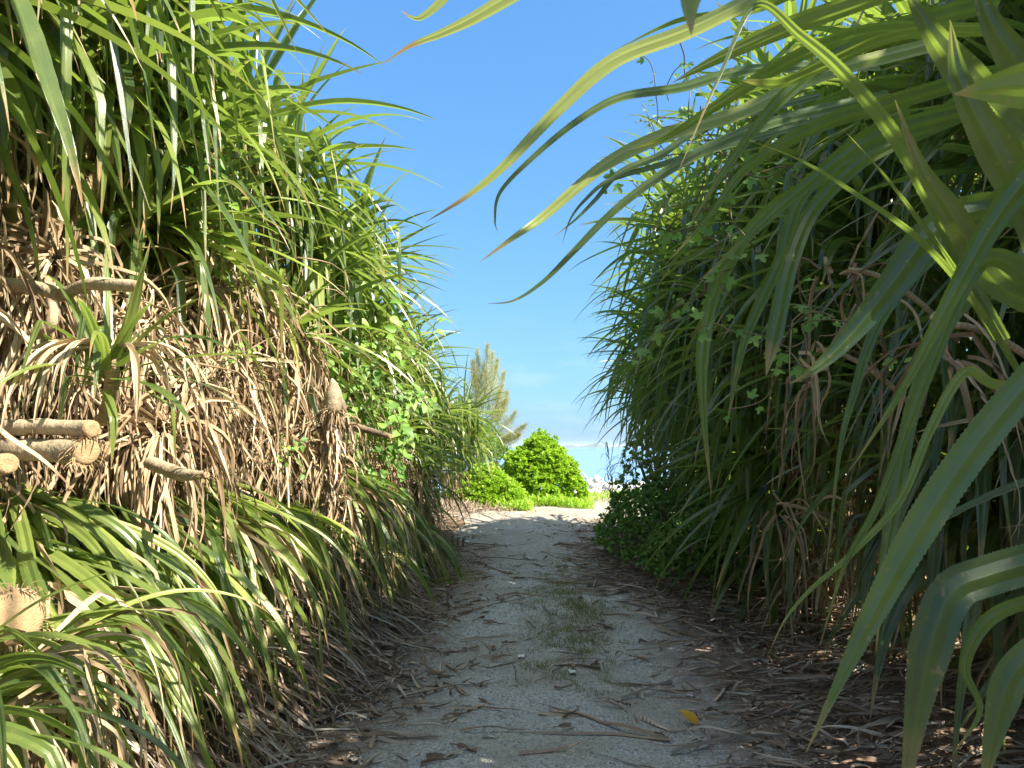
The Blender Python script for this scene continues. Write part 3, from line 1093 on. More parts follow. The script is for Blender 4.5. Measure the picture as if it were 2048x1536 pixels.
DL(A, [(1720, 320, 3.2), (1540, 420, 3.2), (1440, 560, 3.2), (1408, 680, 3.2), (1405, 800, 3.2), (1422, 990, 3.2)], .085, .3, .35, .5)
A.obj('leaf_crown', M_leafR, near)
A = Acc()
# blades of the crown at the right edge
DL(A, [(2010, 680, 1.25), (1905, 490, 1.25), (1800, 290, 1.2), (1690, 150, 1.15), (1600, 70, 1.15), (1512, 10, 1.15), (1440, 150, 1.15), (1356, 345, 1.15)], .034, .3, .7, 0.35, base_w=.7)
DL(A, [(2060, 780, 1.2), (1960, 620, 1.2), (1840, 480, 1.2), (1700, 380, 1.2), (1600, 320, 1.2), (1498, 280, 1.2)], .022, .9, .6, 0.30)
DL(A, [(1990, 680, 1.25), (1910, 540, 1.25), (1830, 430, 1.25), (1760, 340, 1.25), (1690, 262, 1.25)], .015, .6, .6, 0.40)
DL(A, [(2200, 250, .95), (2080, 330, .95), (1990, 440, .95), (1900, 600, .95), (1810, 770, .95), (1700, 942, .95)], .058, .35, .75, 0.25, twist=.5)
DL(A, [(2160, 700, 1.0), (2060, 560, 1.0), (1985, 515, 1.0), (1930, 570, 1.0), (1850, 760, 1.0), (1760, 1000, 1.0), (1690, 1130, 1.0), (1640, 1290, 1.0)], .045, .6, .8, 0.20)
DL(A, [(2120, 430, 1.3), (1960, 420, 1.3), (1860, 470, 1.3), (1790, 560, 1.3), (1710, 660, 1.3), (1640, 730, 1.3), (1580, 768, 1.3)], .085, .15, .62, 0.05)
DL(A, [(2250, 560, .85), (2080, 740, .85), (1960, 880, .85), (1850, 1040, .85), (1750, 1220, .85), (1690, 1340, .85), (1612, 1505, .85)], .05, .2, .5, 0.40)
DL(A, [(2300, 1060, .8), (2120, 1110, .8), (1980, 1150, .8), (1905, 1185, .8), (1865, 1280, .8), (1835, 1420, .8), (1800, 1640, .8)], .055, .15, .3, 0.05)
DL(A, [(2180, 760, 1.15), (2000, 770, 1.15), (1930, 745, 1.15), (1860, 860, 1.15), (1800, 1000, 1.15), (1700, 1110, 1.15), (1620, 1180, 1.15), (1570, 1240, 1.15), (1535, 1312, 1.15)], .022, .4, .7, 0.63)
DL(A, [(1930, 460, 1.9), (1820, 560, 1.9), (1750, 660, 1.9), (1710, 780, 1.9), (1680, 900, 1.9), (1652, 1140, 1.9)], .04, .3, .6, 0.20)
DL(A, [(2010, 540, 1.5), (1900, 640, 1.5), (1830, 800, 1.5), (1790, 1000, 1.5), (1765, 1150, 1.5), (1752, 1310, 1.5)], .042, .4, .4, 0.20)
DL(A, [(2150, 1180, .9), (1990, 1230, .9), (1930, 1330, .9), (1960, 1420, .9), (1905, 1510, .9)], .03, .8, .7, 0.30)
DL(A, [(2250, 700, 1.0), (2120, 560, 1.0), (2060, 420, 1.0), (1990, 300, 1.0), (1920, 160, 1.0), (1900, 40, 1.0)], .07, .4, .4, 0.05)
DL(A, [(2220, 720, 1.05), (2100, 620, 1.05), (1990, 560, 1.05), (1900, 420, 1.05), (1840, 330, 1.05), (1790, 200, 1.05)], .06, .5, .5, 0.05)
DL(A, [(2150, 1250, .95), (2040, 1330, .95), (2000, 1420, .95), (1960, 1600, .95)], .05, .3, .4, 0.20)
DL(A, [(2200, 500, 1.2), (2060, 300, 1.2), (1930, 150, 1.2), (1860, 60, 1.2), (1800, -40, 1.2)], .08, .3, .5, 0.05)
DL(A, [(2250, 400, 1.3), (2080, 180, 1.3), (1990, 60, 1.3), (1940, -60, 1.3)], .08, .3, .5, 0.05)
# two out-of-focus blades right by the lens
DL(A, [(1560, -330, .42), (1440, -120, .42), (1385, -20, .42), (1382, 70, .42)], .022, .2, .35, .7, teeth=0.001)
DL(A, [(2300, 230, .5), (2150, 170, .5), (2030, 170, .5), (1910, 188, .5)], .046, .25, .4, .7, teeth=0.001)
A.obj('leaf_crown', M_leafR, near)
for c, n in (((2.05, 1.75, 1.1), 40), ((2.1, 1.5, 2.3), 40)):
    A = Acc()
    crown_leaves(A, c, (-.7, .3, .55), n - 8, 1.1, .042, rmax=.6, seg=22, wide=True, teeth=.0018)  # capped tones: shade put into the leaf colour here too
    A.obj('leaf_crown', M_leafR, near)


# ------------------------------------------------------------------ cut logs, stump and young plant on the left
def log(pts, r, label, cat='log', mat=None, fray=0, group=None, name='cut_log', endscale=1.0, capstart=False):
    P = catmull([np.asarray(p) for p in pts], 22)
    rr = np.interp(np.linspace(0, 1, 22), np.linspace(0, 1, len(r)), r) if isinstance(r, (list, tuple)) else np.full(22, r)
    t = thing(name, label, cat, tuple(P[0]), group)
    A = Acc()
    tube(A, P, rr * (1 + rng.normal(0, .05, 22)), 18, caps=False, wob=.04)
    A.obj('bark', mat or M_log, t)
    A = Acc()
    for end in ((-1, 1),) + (((0, -1),) if capstart else ()):
        i, sg = end
        T = nrm(P[i] - P[i - 1]) if i == -1 else nrm(P[1] - P[0])
        a, b, e = frame(T)
        th = np.linspace(0, 2 * np.pi, 20, endpoint=False)
        rows = []
        for q, dz in ((1.0, -.006), (1.0, .004), (.8, .012), (.4, .01)):
            rad = rr[i] * q * endscale * 1.01 * (1 + rng.normal(0, .03, 20))
            rows.append(P[i] + T * sg * dz + (np.cos(th)[:, None] * b + np.sin(th)[:, None] * e) * rad[:, None])
        v = np.concatenate(rows + [[P[i] + T * sg * .008]])
        F = []
        for q in range(3):
            for j in range(20):
                F.append((q * 20 + j, q * 20 + (j + 1) % 20, q * 20 + 20 + (j + 1) % 20, q * 20 + 20 + j))
        n0 = A.n
        A.add(v, np.array(F))
        A.t.append(np.array([(n0 + 60 + j, n0 + 60 + (j + 1) % 20, n0 + 80) for j in range(20)]))
        if fray:
            th = U(0, 6.28, fray)
            D = T * sg * U(.1, 1.0, fray)[:, None] + (np.cos(th)[:, None] * b + np.sin(th)[:, None] * e)
            P0 = P[i] + (np.cos(th)[:, None] * b + np.sin(th)[:, None] * e) * rr[i] * U(.8, 1, fray)[:, None]
            rb = blades(P0, D, U(.02, .07, fray), .004, 1.5, seg=5, wig=1)
            add_rib(A, ribbons(*rb, rng.random(fray)))
    A.obj('cut_face', M_cut, t)
    return t


lg = 'sawn pandanus logs lodged in the left thicket'
log([W(-500, 800, 3.0), W(-40, 850, 2.45), W(80, 853, 2.35), W(182, 858, 2.25)], [.029, .030, .027, .029], 'smooth pale log jutting from the thicket, upper of the two stacked logs', group=lg)
log([W(-500, 880, 3.0), W(-40, 896, 2.45), W(80, 900, 2.35), W(172, 903, 2.25)], [.040, .040, .038, .045], 'thick pale log with hairy frayed end, lower of the two stacked logs', fray=90, group=lg, endscale=1.0)
log([W(-400, 910, 2.6), W(-60, 930, 2.2), W(14, 928, 2.1)], [.035, .034, .032], 'short round-ended pale log at the picture edge under the frayed log', group=lg)
log([W(-300, 540, 3.1), W(60, 575, 2.75), (W(120, 590, 2.7)), W(180, 568, 2.62), W(278, 573, 2.5)], [.026, .03, .026, .024, .022], 'crooked pale branch sticking out level, high above the stacked logs', 'branch', name='cut_branch')
log([W(-100, 700, 3.1), W(60, 670, 2.9), W(105, 640, 2.85), W(95, 560, 2.85)], [.03, .028, .024, .018], 'bent tan branch rising under the crooked level branch', 'branch', name='cut_branch')
log([W(300, 925, 3.2), W(360, 948, 3.0), W(412, 950, 2.85)], [.03, .03, .014], 'pointed pale stub lying among dry leaves, left of the ringed trunk', 'branch', fray=24, name='cut_branch')
log([W(405, 960, 3.9), W(425, 910, 3.9), W(442, 860, 3.9), W(448, 820, 3.95)], [.04, .04, .03, .022], 'closely ringed tan trunk standing in the dry leaves', 'trunk', name='ringed_trunk', mat=M_bark)
log([W(700, 850, 5.6), W(740, 862, 5.5), W(780, 873, 5.4)], [.03, .026, .02], 'thin brown branch pointing right from behind the stump', 'branch', name='cut_branch', mat=M_bark_dark)
log([W(-160, 1250, 2.2), W(-20, 1242, 2.0), W(30, 1236, 1.93)], [.078, .078, .074], 'large sawn trunk end with hairy rim among green leaves', 'log', fray=160, capstart=False)

# stump with a pale conical top
st = W(660, 1130, 5.0)
st[2] = terrain(st[0], st[1])
stump = thing('tree_stump', 'jagged pandanus stump with pale pointed top and shaggy fibrous sides', 'stump', tuple(st))
A = Acc()
pp = catmull([st - [0, 0, .1], W(655, 1000, 5.05), W(665, 900, 5.0), W(668, 800, 4.95)], 24)
tube(A, pp, np.interp(np.linspace(0, 1, 24), [0, .5, .85, 1], [.10, .085, .09, .075]), 14, wob=.07)
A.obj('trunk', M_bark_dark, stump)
A = Acc()
pp = catmull([W(667, 822, 4.92), W(668, 795, 4.9), W(667, 775, 4.9), W(664, 757, 4.9)], 10)
tube(A, pp, [.066, .066, .064, .060, .056, .049, .041, .030, .020, .007], 18, wob=.06)
A.obj('cut_top', M_log, stump)
A = Acc()
for q in range(3):
    skirt_strips(A, W(666, 815, 4.9), (0.1, -.2, 1), 26, .16, .016, spread=.05, out=.5)
for q in range(5):
    skirt_strips(A, W(662 + U(-8, 8), 830 + q * 50, 4.95), (0.1, -.2, 1), 34, .42, .022, spread=.12, out=.6)
A.obj('fibrous_sheath', M_dry, stump)

# young rosette
yc = W(222, 700, 2.55)
yp = thing('young_pandanus', 'young green pandanus rosette with brown drooping lower leaves, above the stacked logs', 'pandanus', tuple(yc))
A = Acc()
tube(A, bez(yc + [-.25, .35, -.25], yc + [-.1, .2, -.2], yc, 8), .028, 8)
A.obj('trunk', M_bark, yp)
A = Acc()
crown_leaves(A, yc, (.35, -.35, 1), 26, .52, .034, seg=20, wide=True, teeth=.0015, droopk=.75, emax=85)
A.obj('leaf_crown', M_leafL, yp)
A = Acc()
n = 18
az = U(-2.8, .6, n)
D = np.stack([np.cos(az), np.sin(az), U(.1, .5, n)], 1)
add_rib(A, ribbons(*blades(np.tile(yc, (n, 1)) + D * .03, D, U(.35, .6, n), .02, U(3.2, 5.5, n), seg=18, taper=.5, wig=.3, twist=rng.normal(0, 1, n)), U(.3, .9, n), fold=.5))
A.obj('dead_leaf_skirt', M_dry, yp)

# loose withered rosettes on the face of the bank (each a dead crown)
dead = [(415, 560, 4.1, 'fan of pale dry leaves spilling from below the hanging green leaf tips'),
        (400, 760, 3.7, 'torn tan rosette bursting outwards beside the ringed trunk'),
        (300, 640, 3.5, 'matted dry rosette just right of the young green plant'),
        (575, 860, 4.8, 'withered rosette with thin strands spreading left of the stump'),
        (520, 560, 4.9, 'long straw-coloured rosette hanging from the middle of the hedge'),
        (600, 660, 5.3, 'reddish-brown dead rosette hanging above the stump'),
        (120, 500, 3.0, 'brown dead rosette hanging behind the leaf tips above the crooked branch'),
        (330, 850, 3.4, 'grey-brown dead rosette sagging right of the stacked logs'),
        (480, 720, 4.4, 'dense tangle of curled dry leaves left above the stump'),
        (800, 930, 7.6, 'tan beard of dead leaves reaching the bank foot past the stump'),
        (840, 960, 9.0, 'pale beard of dead leaves next to the dark hollow')]
dead_right = [(1835, 650, 2.4, 'torn straw-brown rosette hanging behind the broad blades at the right'),
              (1650, 540, 3.1, 'brown leaf bundle hanging in the shade beside the hanging blunt leaf'),
              (1590, 700, 3.3, 'thin reddish strands dangling next to the lowest pale vine shoot'),
              (1540, 1010, 4.6, 'dim brown dead leaves low in the shaded right thicket')]
for px, py, d, lab in dead + dead_right:
    c = W(px, py, d)
    sd_ = -1 if px > 1100 else 1
    t = thing('dead_rosette', lab, 'dead leaves', tuple(c), 'withered rosettes on the thickets')
    A = Acc()
    skirt_strips(A, c, (.8 * sd_, -.4, .5), (150 if d < 6 else 100) if sd_ > 0 else 13, (.7 + .04 * d) * (1 if sd_ > 0 else .75), .022, spread=.25)
    A.obj('dry_leaves', M_dry, t)
    A = Acc()
    tube(A, bez(c + [-.6 * sd_, .1, -.3], c + [-.3 * sd_, 0, 0], c + [-.10 * sd_, 0, .0], 8), .028 if sd_ > 0 else .012, 9, wob=.05)
    A.obj('stem', M_bark, t)

# fallen green heads of leaves on the left bank
fallen = [(60, 1045, 2.9, (1, -.25, .15), 1.15, 'heap of glossy green leaves under the stacked logs'),
          (250, 1010, 3.5, (1, -.35, .1), 1.25, 'sunlit bundle of striped leaves combed down the bank'),
          (430, 1020, 4.0, (1, -.45, .05), 1.3, 'dark green bundle of leaves draped below the ringed trunk'),
          (90, 1160, 2.6, (1, -.2, .15), 1.2, 'yellow-green bundle of leaves beside the large sawn trunk end'),
          (330, 1120, 3.5, (1, -.3, 0), 1.2, 'low green bundle of leaves trailing onto the dry litter'),
          (40, 1330, 1.9, (.8, .1, .45), .8, 'big toothed leaves arching up at the bottom corner'),
          (-60, 1460, 1.7, (.8, .25, .5), .8, 'blurred sunlit leaves at the very bottom corner'),
          (690, 975, 5.4, (.7, -.55, .25), 1.0, 'shaded green fan of leaves at the foot of the stump'),
          (720, 1080, 6.0, (.8, -.6, .0), 1.0, 'bluish dark heap of leaves behind the stump foot'),
          (800, 1050, 8.0, (.9, -.5, .1), 1.3, 'sunlit straw-green bundle sliding onto the path'),
          (560, 1050, 4.7, (.9, -.5, .1), 1.1, 'dark leaf bundle crushed under the dry stump leaves')]
for px, py, d, ax, L, lab in fallen:
    c = W(px, py, d)
    c[2] = max(c[2], float(terrain(c[0], c[1])) + .08)
    t = thing('fallen_leaf_head', lab, 'cut leaves', tuple(c), 'cut pandanus heads on the left bank')
    if d > 2:
        ax = (ax[0], ax[1], ax[2] - .5)
    a, b, e = frame(ax)
    n = 58 if d > 2 else 30
    az = U(-1, 1, n) * .95
    D = a + b * az[:, None] + e * U(-.15, .3, n)[:, None]
    P0 = c + b * (az * .12)[:, None] + e * U(-.05, .12, n)[:, None] - a * U(0, .3, n)[:, None]
    A = Acc()
    rb = blades(P0, D, L * U(.6, 1.1, n), (.046 if d > 2 else .038) * U(.7, 1.1, n), U(1.2, 3.0, n), np.where(rng.random(n) < .3, U(.4, .8, n), 9), .5, rng.normal(0, .6, n),
                seg=22, taper=U(.4, .7, n), clampz=True, lift=U(.015, .12, n), wig=.35, roll0=rng.normal(0, .5, n))
    add_rib(A, ribbons(*rb, np.clip(rng.beta(2, 1.7, n) + .05, 0, 1), wide=d < 3.6, teeth=.0015 if d < 3.6 else 0))
    A.obj('green_leaves', M_leafL, t)
    n = 44 if d > 2 else 10
    az = U(-1, 1, n)
    D = a + b * az[:, None] + e * U(-.2, .3, n)[:, None]
    rb = blades(np.tile(c, (n, 1)), D, L * U(.5, 1.0, n), .03 if d > 2 else .018, U(1.5, 3, n), U(.2, .8, n), .5, rng.normal(0, 2, n), seg=18, taper=.6, clampz=True, lift=U(.01, .1, n), wig=.9)
    A = Acc()
    add_rib(A, ribbons(*rb, rng.random(n), fold=.4))
    A.obj('dry_leaves', M_dry, t)


# ------------------------------------------------------------------ climbing vines
def vine(label, starts, tmpl, mat, size, nodes, name='climbing_vine', off=(0, -1, 0), step=.07, drop=.5, group=None):
    c0 = W(*starts[0])
    t = thing(name, label, 'vine', tuple(c0), group)
    S, L = Acc(), Acc()
    pos, D, sz = [], [], []
    for s in starts:
        p = W(*s)
        d = nrm(np.array([rng.normal(0, .7), rng.normal(0, .4), -drop + rng.normal(0, .6)]))
        pts = [p]
        for k in range(nodes):
            d = nrm(d + rng.normal(0, .45, 3) + [0, 0, -.15 * drop])
            p = p + d * step
            pts.append(p)
            sd = nrm(rng.normal(0, 1, 3) + np.array(off) * .9 + [0, 0, -.3])
            pos.append(p + sd * size * .3)
            D.append(sd + [0, 0, -.35])
            sz.append(size * U(.35, 1.25))
        tube(S, catmull(pts, nodes * 3), .003, 5)
    S.obj('stem', M_twig, t)
    run = sorted([W(*q) for q in starts], key=lambda q: q[2])
    tube(S, catmull(run, len(run) * 6), .004, 5)
    pos, D, sz = np.array(pos), np.array(D), np.array(sz)
    n = len(pos)
    X, Y, Z = axes_from(D)
    # turn blades to face outwards
    nv = nrm(np.array(off, float) + rng.normal(0, .5, (n, 3)) + [0, 0, .5])
    Y = nrm(D - nv * (D * nv).sum(1, keepdims=True))
    X = np.cross(Y, nv)
    stamp(L, *tmpl, pos, X, Y, nv, sz, rng.random(n))
    L.obj('foliage', mat, t)
    return t


vine('bright lobed-leaf vine climbing over the shaded right thicket', [(1455 + U(-70, 70), U(210, 600), U(2.9, 3.4)) for _ in range(12)], T_LOB, M_soft, .08, 9, off=(-.6, -1, .2))
vine('thin vine with small leaves dangling against the sky from the right thicket', [(1300 + U(-50, 60), U(150, 300), U(4.2, 4.8)) for _ in range(7)], T_LOB, M_soft, .06, 7, off=(-.4, -1, .2))
vine('pale vine shoot hanging among torn leaves, lowest on the right thicket', [(1600 + U(-30, 40), U(600, 760), U(2.5, 2.8)) for _ in range(5)], T_LOB, M_soft, .07, 7, off=(-.4, -1, .2))
vine('heart-leaved vine sprawling over the left thicket behind the stump', [(U(650, 780), U(650, 800), U(5.9, 6.9)) for _ in range(24)], T_OVA, M_soft, .105, 14, off=(.8, -.9, .5), step=.09)
vine('yellowish creeper low behind the stump', [(U(680, 800), U(820, 900), U(6.2, 6.8)) for _ in range(22)], T_OVA, M_soft, .12, 7, off=(.8, -.9, .5), step=.08)
vine('small-leaved creeper threading the dry leaves by the ringed trunk', [(U(440, 490), U(650, 780), U(3.9, 4.1)) for _ in range(7)], T_OVA, M_soft, .035, 8, off=(.8, -.9, .4), step=.04)
vine('sprig of tiny leaves in the dry tangle left of the stump', [(U(560, 620), U(850, 900), U(4.5, 4.7)) for _ in range(5)], T_OVA, M_soft, .045, 6, off=(.8, -.9, .4), step=.035)
vine('leafy vine peeping between green blades high on the left thicket', [(U(370, 450), U(270, 370), U(4.0, 4.3)) for _ in range(8)], T_OVA, M_soft, .08, 6, off=(.8, -.9, .4), step=.05)


# ------------------------------------------------------------------ shrubs
def dome_shrub(label, c, rx, ry, h, nros, leafL, mat, tmpl=T_OBO, per=12, name='shrub', squash=1.0, cat='shrub'):
    z0 = float(terrain(c[0], c[1]))
    t = thing(name, label, cat, (c[0], c[1], z0))
    # stems
    B = Acc()
    for k in range(14):
        a = U(0, 6.28)
        e = np.array([c[0] + math.cos(a) * rx * U(.2, .75), c[1] + math.sin(a) * ry * U(.2, .75), z0 + h * U(.5, .85)])
        tube(B, bez((c[0], c[1], z0 - .05), ((c[0] + e[0]) / 2, (c[1] + e[1]) / 2, z0 + h * .25), e, 7), np.linspace(.03, .008, 7), 6)
    B.obj('branches', M_bark_dark, t)
    # rosettes over a lumpy dome, some inside it
    th = U(0, 6.28, nros)
    ph = np.arccos(U(0.0, 1, nros))
    u = np.stack([np.cos(th) * np.sin(ph), np.sin(th) * np.sin(ph), np.cos(ph)], 1)
    lump = 1 + .07 * np.sin(u[:, 0] * 5 + 1) * np.cos(u[:, 1] * 6) + .06 * np.sin(u[:, 2] * 9 + u[:, 0] * 7) + rng.normal(0, .05, nros)
    depth = np.where(rng.random(nros) < .3, U(.6, .95, nros), 1.0)
    q = u * lump[:, None] * depth[:, None]
    pr = np.array([c[0], c[1], z0]) + q * [rx, ry, h]
    ax = nrm(u * [1, 1, .9] + [0, 0, .55] + rng.normal(0, .2, (nros, 3)))
    pos, D = [], []
    for k in range(per):
        a = k * 2.4 + U(0, 6.28, nros)
        e = 0.35 + 0.75 * k / per
        b = nrm(np.cross(ax, np.array([.3, .2, 1.0])))
        g = np.cross(b, ax)
        D.append(ax * math.cos(e) + (b * np.cos(a)[:, None] + g * np.sin(a)[:, None]) * math.sin(e))
        pos.append(pr)
    D = np.concatenate(D)
    pos = np.concatenate(pos)
    X, Y, Z = axes_from(D)
    A = Acc()
    r = np.clip(np.tile(rng.beta(2, 2, nros), per) + rng.normal(0, .15, len(pos)), 0, 1)
    stamp(A, *tmpl, pos, X, Y, Z, leafL * U(.7, 1.2, len(pos)), r)
    A.obj('foliage', mat, t)
    return t


p1 = W(1080, 1010, 19.0)
dome_shrub('round bright green shrub in full sun, in the gap between the thickets', (p1[0] + .02, 19.6), 1.12, 1.0, 1.62, 2600, .115, M_naup)
p2 = W(955, 1010, 17.2)
dome_shrub('lower yellow-green shrub leaning down to the path, left of the round shrub', (-1.55, 17.2), .95, .8, .98, 1500, .10, M_naup)
p3 = W(975, 930, 20.5)
dome_shrub('dark grey-green bush behind the sunny shrubs, under the feathery tree', (p3[0] - .2, 21), 1.0, .9, 2.05, 420, .16, M_dark_soft)
p4 = W(1270, 1050, 10)
dome_shrub('leafy undergrowth with small dark leaves at the foot of the right thicket', (1.55, 9.6), .85, 1.9, .80, 1900, .06, M_dark_soft, T_OVA, 8, 'weed_bush')
dome_shrub('low dark weeds in front of the leafy undergrowth on the right', (1.55, 7.7), .55, .8, .5, 700, .06, M_dark_soft, T_OVA, 7, 'weed_bush')
dome_shrub('tangle of dark shrub leaves behind the tall reeds', (1.95, 12.6), .8, 1.0, 1.75, 420, .08, M_dark_soft, T_OVA, 8, 'weed_bush')


# ------------------------------------------------------------------ reeds
def reed(label, x, y, H, lean=0.0):
    z0 = float(terrain(x, y))
    t = thing('reed', label, 'reed', (x, y, z0), 'tall reeds at the end of the right thicket')
    top = np.array([x + lean, y, z0 + H])
    pts = bez((x, y, z0 - .03), (x, y, z0 + H * .6), top, 12)
    A = Acc()
    tube(A, pts, np.linspace(.008, .003, 12), 6)
    A.obj('stem', M_twig, t)
    n = 16
    u = np.linspace(.2, 1, n)
    P0 = np.stack([np.interp(u, np.linspace(0, 1, 12), pts[:, q]) for q in range(3)], 1)
    a = U(0, 6.28, n)
    D = np.stack([np.cos(a) * .6, np.sin(a) * .6, U(.6, 1.2, n)], 1)
    A = Acc()
    rb = blades(P0, D, U(.35, .6, n), .018, U(2.6, 4.2, n), seg=12, taper=.8, wig=.2)
    add_rib(A, ribbons(*rb, rng.random(n) * .6, fold=.2))
    A.obj('leaves', M_dark_soft, t)


reed('tallest thin reed standing clear against the sea', 1.02, 11.6, 1.45, -.1)
reed('slender reed just right of the tallest one, against the sea', 1.2, 11.9, 1.35, .03)
reed('drooping reed whose leaf tips hang over the sand', .98, 11.3, 1.15, -.1)
reed('leafy reed touching the right thicket', 1.36, 11.7, 1.5, .08)
reed('short reed at the base of the right thicket, nearest the camera', 1.15, 11.0, .95, -.05)
reed('reed half hidden in the dark shrub tangle', 1.42, 12.3, 1.45, -.02)

# ------------------------------------------------------------------ feathery tree (casuarina)
tx, ty = W(955, 900, 22)[0], 22.0
tz = float(terrain(tx, ty))
cas = thing('casuarina_tree', 'feathery olive-brown tree standing beyond the left thicket against the sky', 'tree', (tx, ty, tz))
topz = W(975, 700, 22)[2]
A = Acc()
trunk_pts = catmull([(tx - .3, ty, tz - .1), (tx - .2, ty, tz + 1.6), (tx - .05, ty, tz + 3), (tx + .25, ty, topz - .2)], 16)
tube(A, trunk_pts, np.linspace(.07, .008, 16), 8)
A.obj('trunk', M_twig, cas)
Bk, Nd = Acc(), Acc()
plumes = []
for (px, py, bx, by) in [(955, 700, 958, 820), (985, 705, 975, 820), (1008, 745, 985, 830), (950, 745, 955, 850), (968, 730, 965, 840), (1015, 785, 985, 860),
                         (1050, 850, 990, 880), (1030, 825, 985, 870), (1020, 870, 975, 890), (995, 720, 975, 800), (1000, 780, 975, 850), (935, 780, 950, 860), (1040, 868, 985, 885),
                         (975, 690, 968, 800), (1012, 800, 975, 850), (945, 720, 952, 800)]:
    dd = 22 + U(-.5, .5)
    plumes.append((W(bx, by, 22), W(px, py, dd)))
for b0, e0 in plumes:
    mid = (b0 + e0) / 2 + np.array([0.05, 0, -.22])
    pts = bez(b0, mid, e0, 9)
    tube(Bk, pts, np.linspace(.014, .004, 9), 5)
    n = 950
    u = U(0.1, 1, n) ** .8
    P0 = np.stack([np.interp(u, np.linspace(0, 1, 9), pts[:, q]) for q in range(3)], 1)
    dr = nrm(e0 - b0)
    D = dr + rng.normal(0, .75, (n, 3)) + [0, 0, .35]
    P0 = P0 + rng.normal(0, .17, (n, 3)) * (1.12 - u)[:, None]
    rb = blades(P0, D, U(.08, .26, n), .008, U(.0, .6, n), seg=5, taper=.9, wig=.6)
    add_rib(Nd, ribbons(*rb, rng.random(n), fold=.3))
Bk.obj('branches', M_twig, cas)
Nd.obj('crown', M_casu, cas)


# ------------------------------------------------------------------ rocks of the sea wall
def rock(label, p, s):
    n = 26
    v = nrm(rng.normal(0, 1, (n, 3)))
    v *= (np.array([1.0, .85, .7]) * U(.75, 1.2, 3)) * s
    import bmesh
    bm = bmesh.new()
    for q in v:
        bm.verts.new(q)
    r = bmesh.ops.convex_hull(bm, input=bm.verts)
    bmesh.ops.delete(bm, geom=list(set(r['geom_interior'] + r['geom_unused']) & set(bm.verts)), context='VERTS')
    bmesh.ops.bevel(bm, geom=bm.edges[:], offset=s * .06, segments=1, affect='EDGES')
    me = bpy.data.meshes.new('rock')
    bm.to_mesh(me)
    bm.free()
    me.materials.append(M_rock)
    o = bpy.data.objects.new('rock', me)
    C.objects.link(o)
    o.location = p
    o.rotation_euler = (U(0, 6), U(0, 6), U(0, 6))
    return tag(o, label, 'rock', 'rubble of the sea wall')


rk = 0
for i in range(280):
    y = U(23.0, 26.5)
    x = U(.6, 5.4)
    ridge = np.interp(x, [.6, 1.1, 1.6, 2.2, 3.4, 5], [1.0, .80, .48, .30, .22, .15]) * np.clip(1 - abs(y - 25) / 2.2, .1, 1)
    z = float(terrain(x, y)) + ridge * U(.5, 1.0)
    rock('white limestone block in the rubble pile between the round shrub and the sea', (x, y, z), U(.06, .15))

# ------------------------------------------------------------------ ground cover, grass, gravel, litter
def clump_grass(acc, x, y, n, L, spread, w=.004):
    px = x + rng.normal(0, spread, n)
    py = y + rng.normal(0, spread, n)
    P0 = np.stack([px, py, terrain(px, py) - .005], 1)
    D = np.stack([rng.normal(0, .5, n), rng.normal(0, .5, n), np.ones(n)], 1)
    rb = blades(P0, D, L * U(.5, 1.2, n), w, U(.5, 2.5, n), seg=6, taper=.9)
    add_rib(acc, ribbons(*rb, rng.random(n), fold=.2))


A = Acc()
for k in range(1000):
    y = U(4.5, 10.8)
    dens = np.exp(-((y - 6.4) / 1.6) ** 2) + .08
    if rng.random() > dens:
        continue
    x = .17 + rng.normal(0, .20)
    clump_grass(A, x, y, int(U(12, 45)), U(.03, .07), .035, .0045)
for k in range(60):
    clump_grass(A, .35 + rng.normal(0, .5), U(3, 6), 7, .04, .02)
A.obj('grass', M_grass, kind='stuff')

A = Acc()     # weeds at the feet of the sunny shrubs
n = 4200
a = U(0, 1, n)
x = np.where(a < .5, U(-.5, 1.1, n), U(-2.0, -.4, n))
y = np.where(a < .5, U(18.0, 19.1, n) + (x > 1) * .5, 16.6 + U(-.4, .9, n) - (x + 1.2) * .6)
x2 = U(1.0, 5.5, n // 2)
y2 = U(20.0, 23, n // 2)
x, y = np.concatenate([x, x2]), np.concatenate([y, y2])
n = len(x)
pos = np.stack([x, y, terrain(x, y) + U(0, .20, n) * np.where(y > 19.6, .5, 1)], 1)
D = rng.normal(0, 1, (n, 3))
D[:, 2] = np.abs(D[:, 2]) + .3
X, Y, Z = axes_from(D)
stamp(A, *T_LAN, pos, X, Y, Z, U(.07, .17, n), np.clip(rng.beta(2, 2, n), 0, 1))
A.obj('ground_cover', M_naup, kind='stuff')

A = Acc()     # seedlings and weeds on the left bank
for k in range(46):
    y = U(3.8, 9)
    x = foot_l(y) - U(-.05, .4)
    m_ = 14
    px, py = x + rng.normal(0, .05, m_), y + rng.normal(0, .05, m_)
    pos = np.stack([px, py, terrain(px, py) + U(0, .08, m_)], 1)
    D = rng.normal(0, 1, (m_, 3))
    D[:, 2] = np.abs(D[:, 2]) + .2
    stamp(A, *T_OVA, pos, *axes_from(D), U(.02, .045, m_), rng.random(m_))
    clump_grass(A, x, y, 12, .09, .05, .004)
A.obj('weeds', M_soft, kind='stuff')

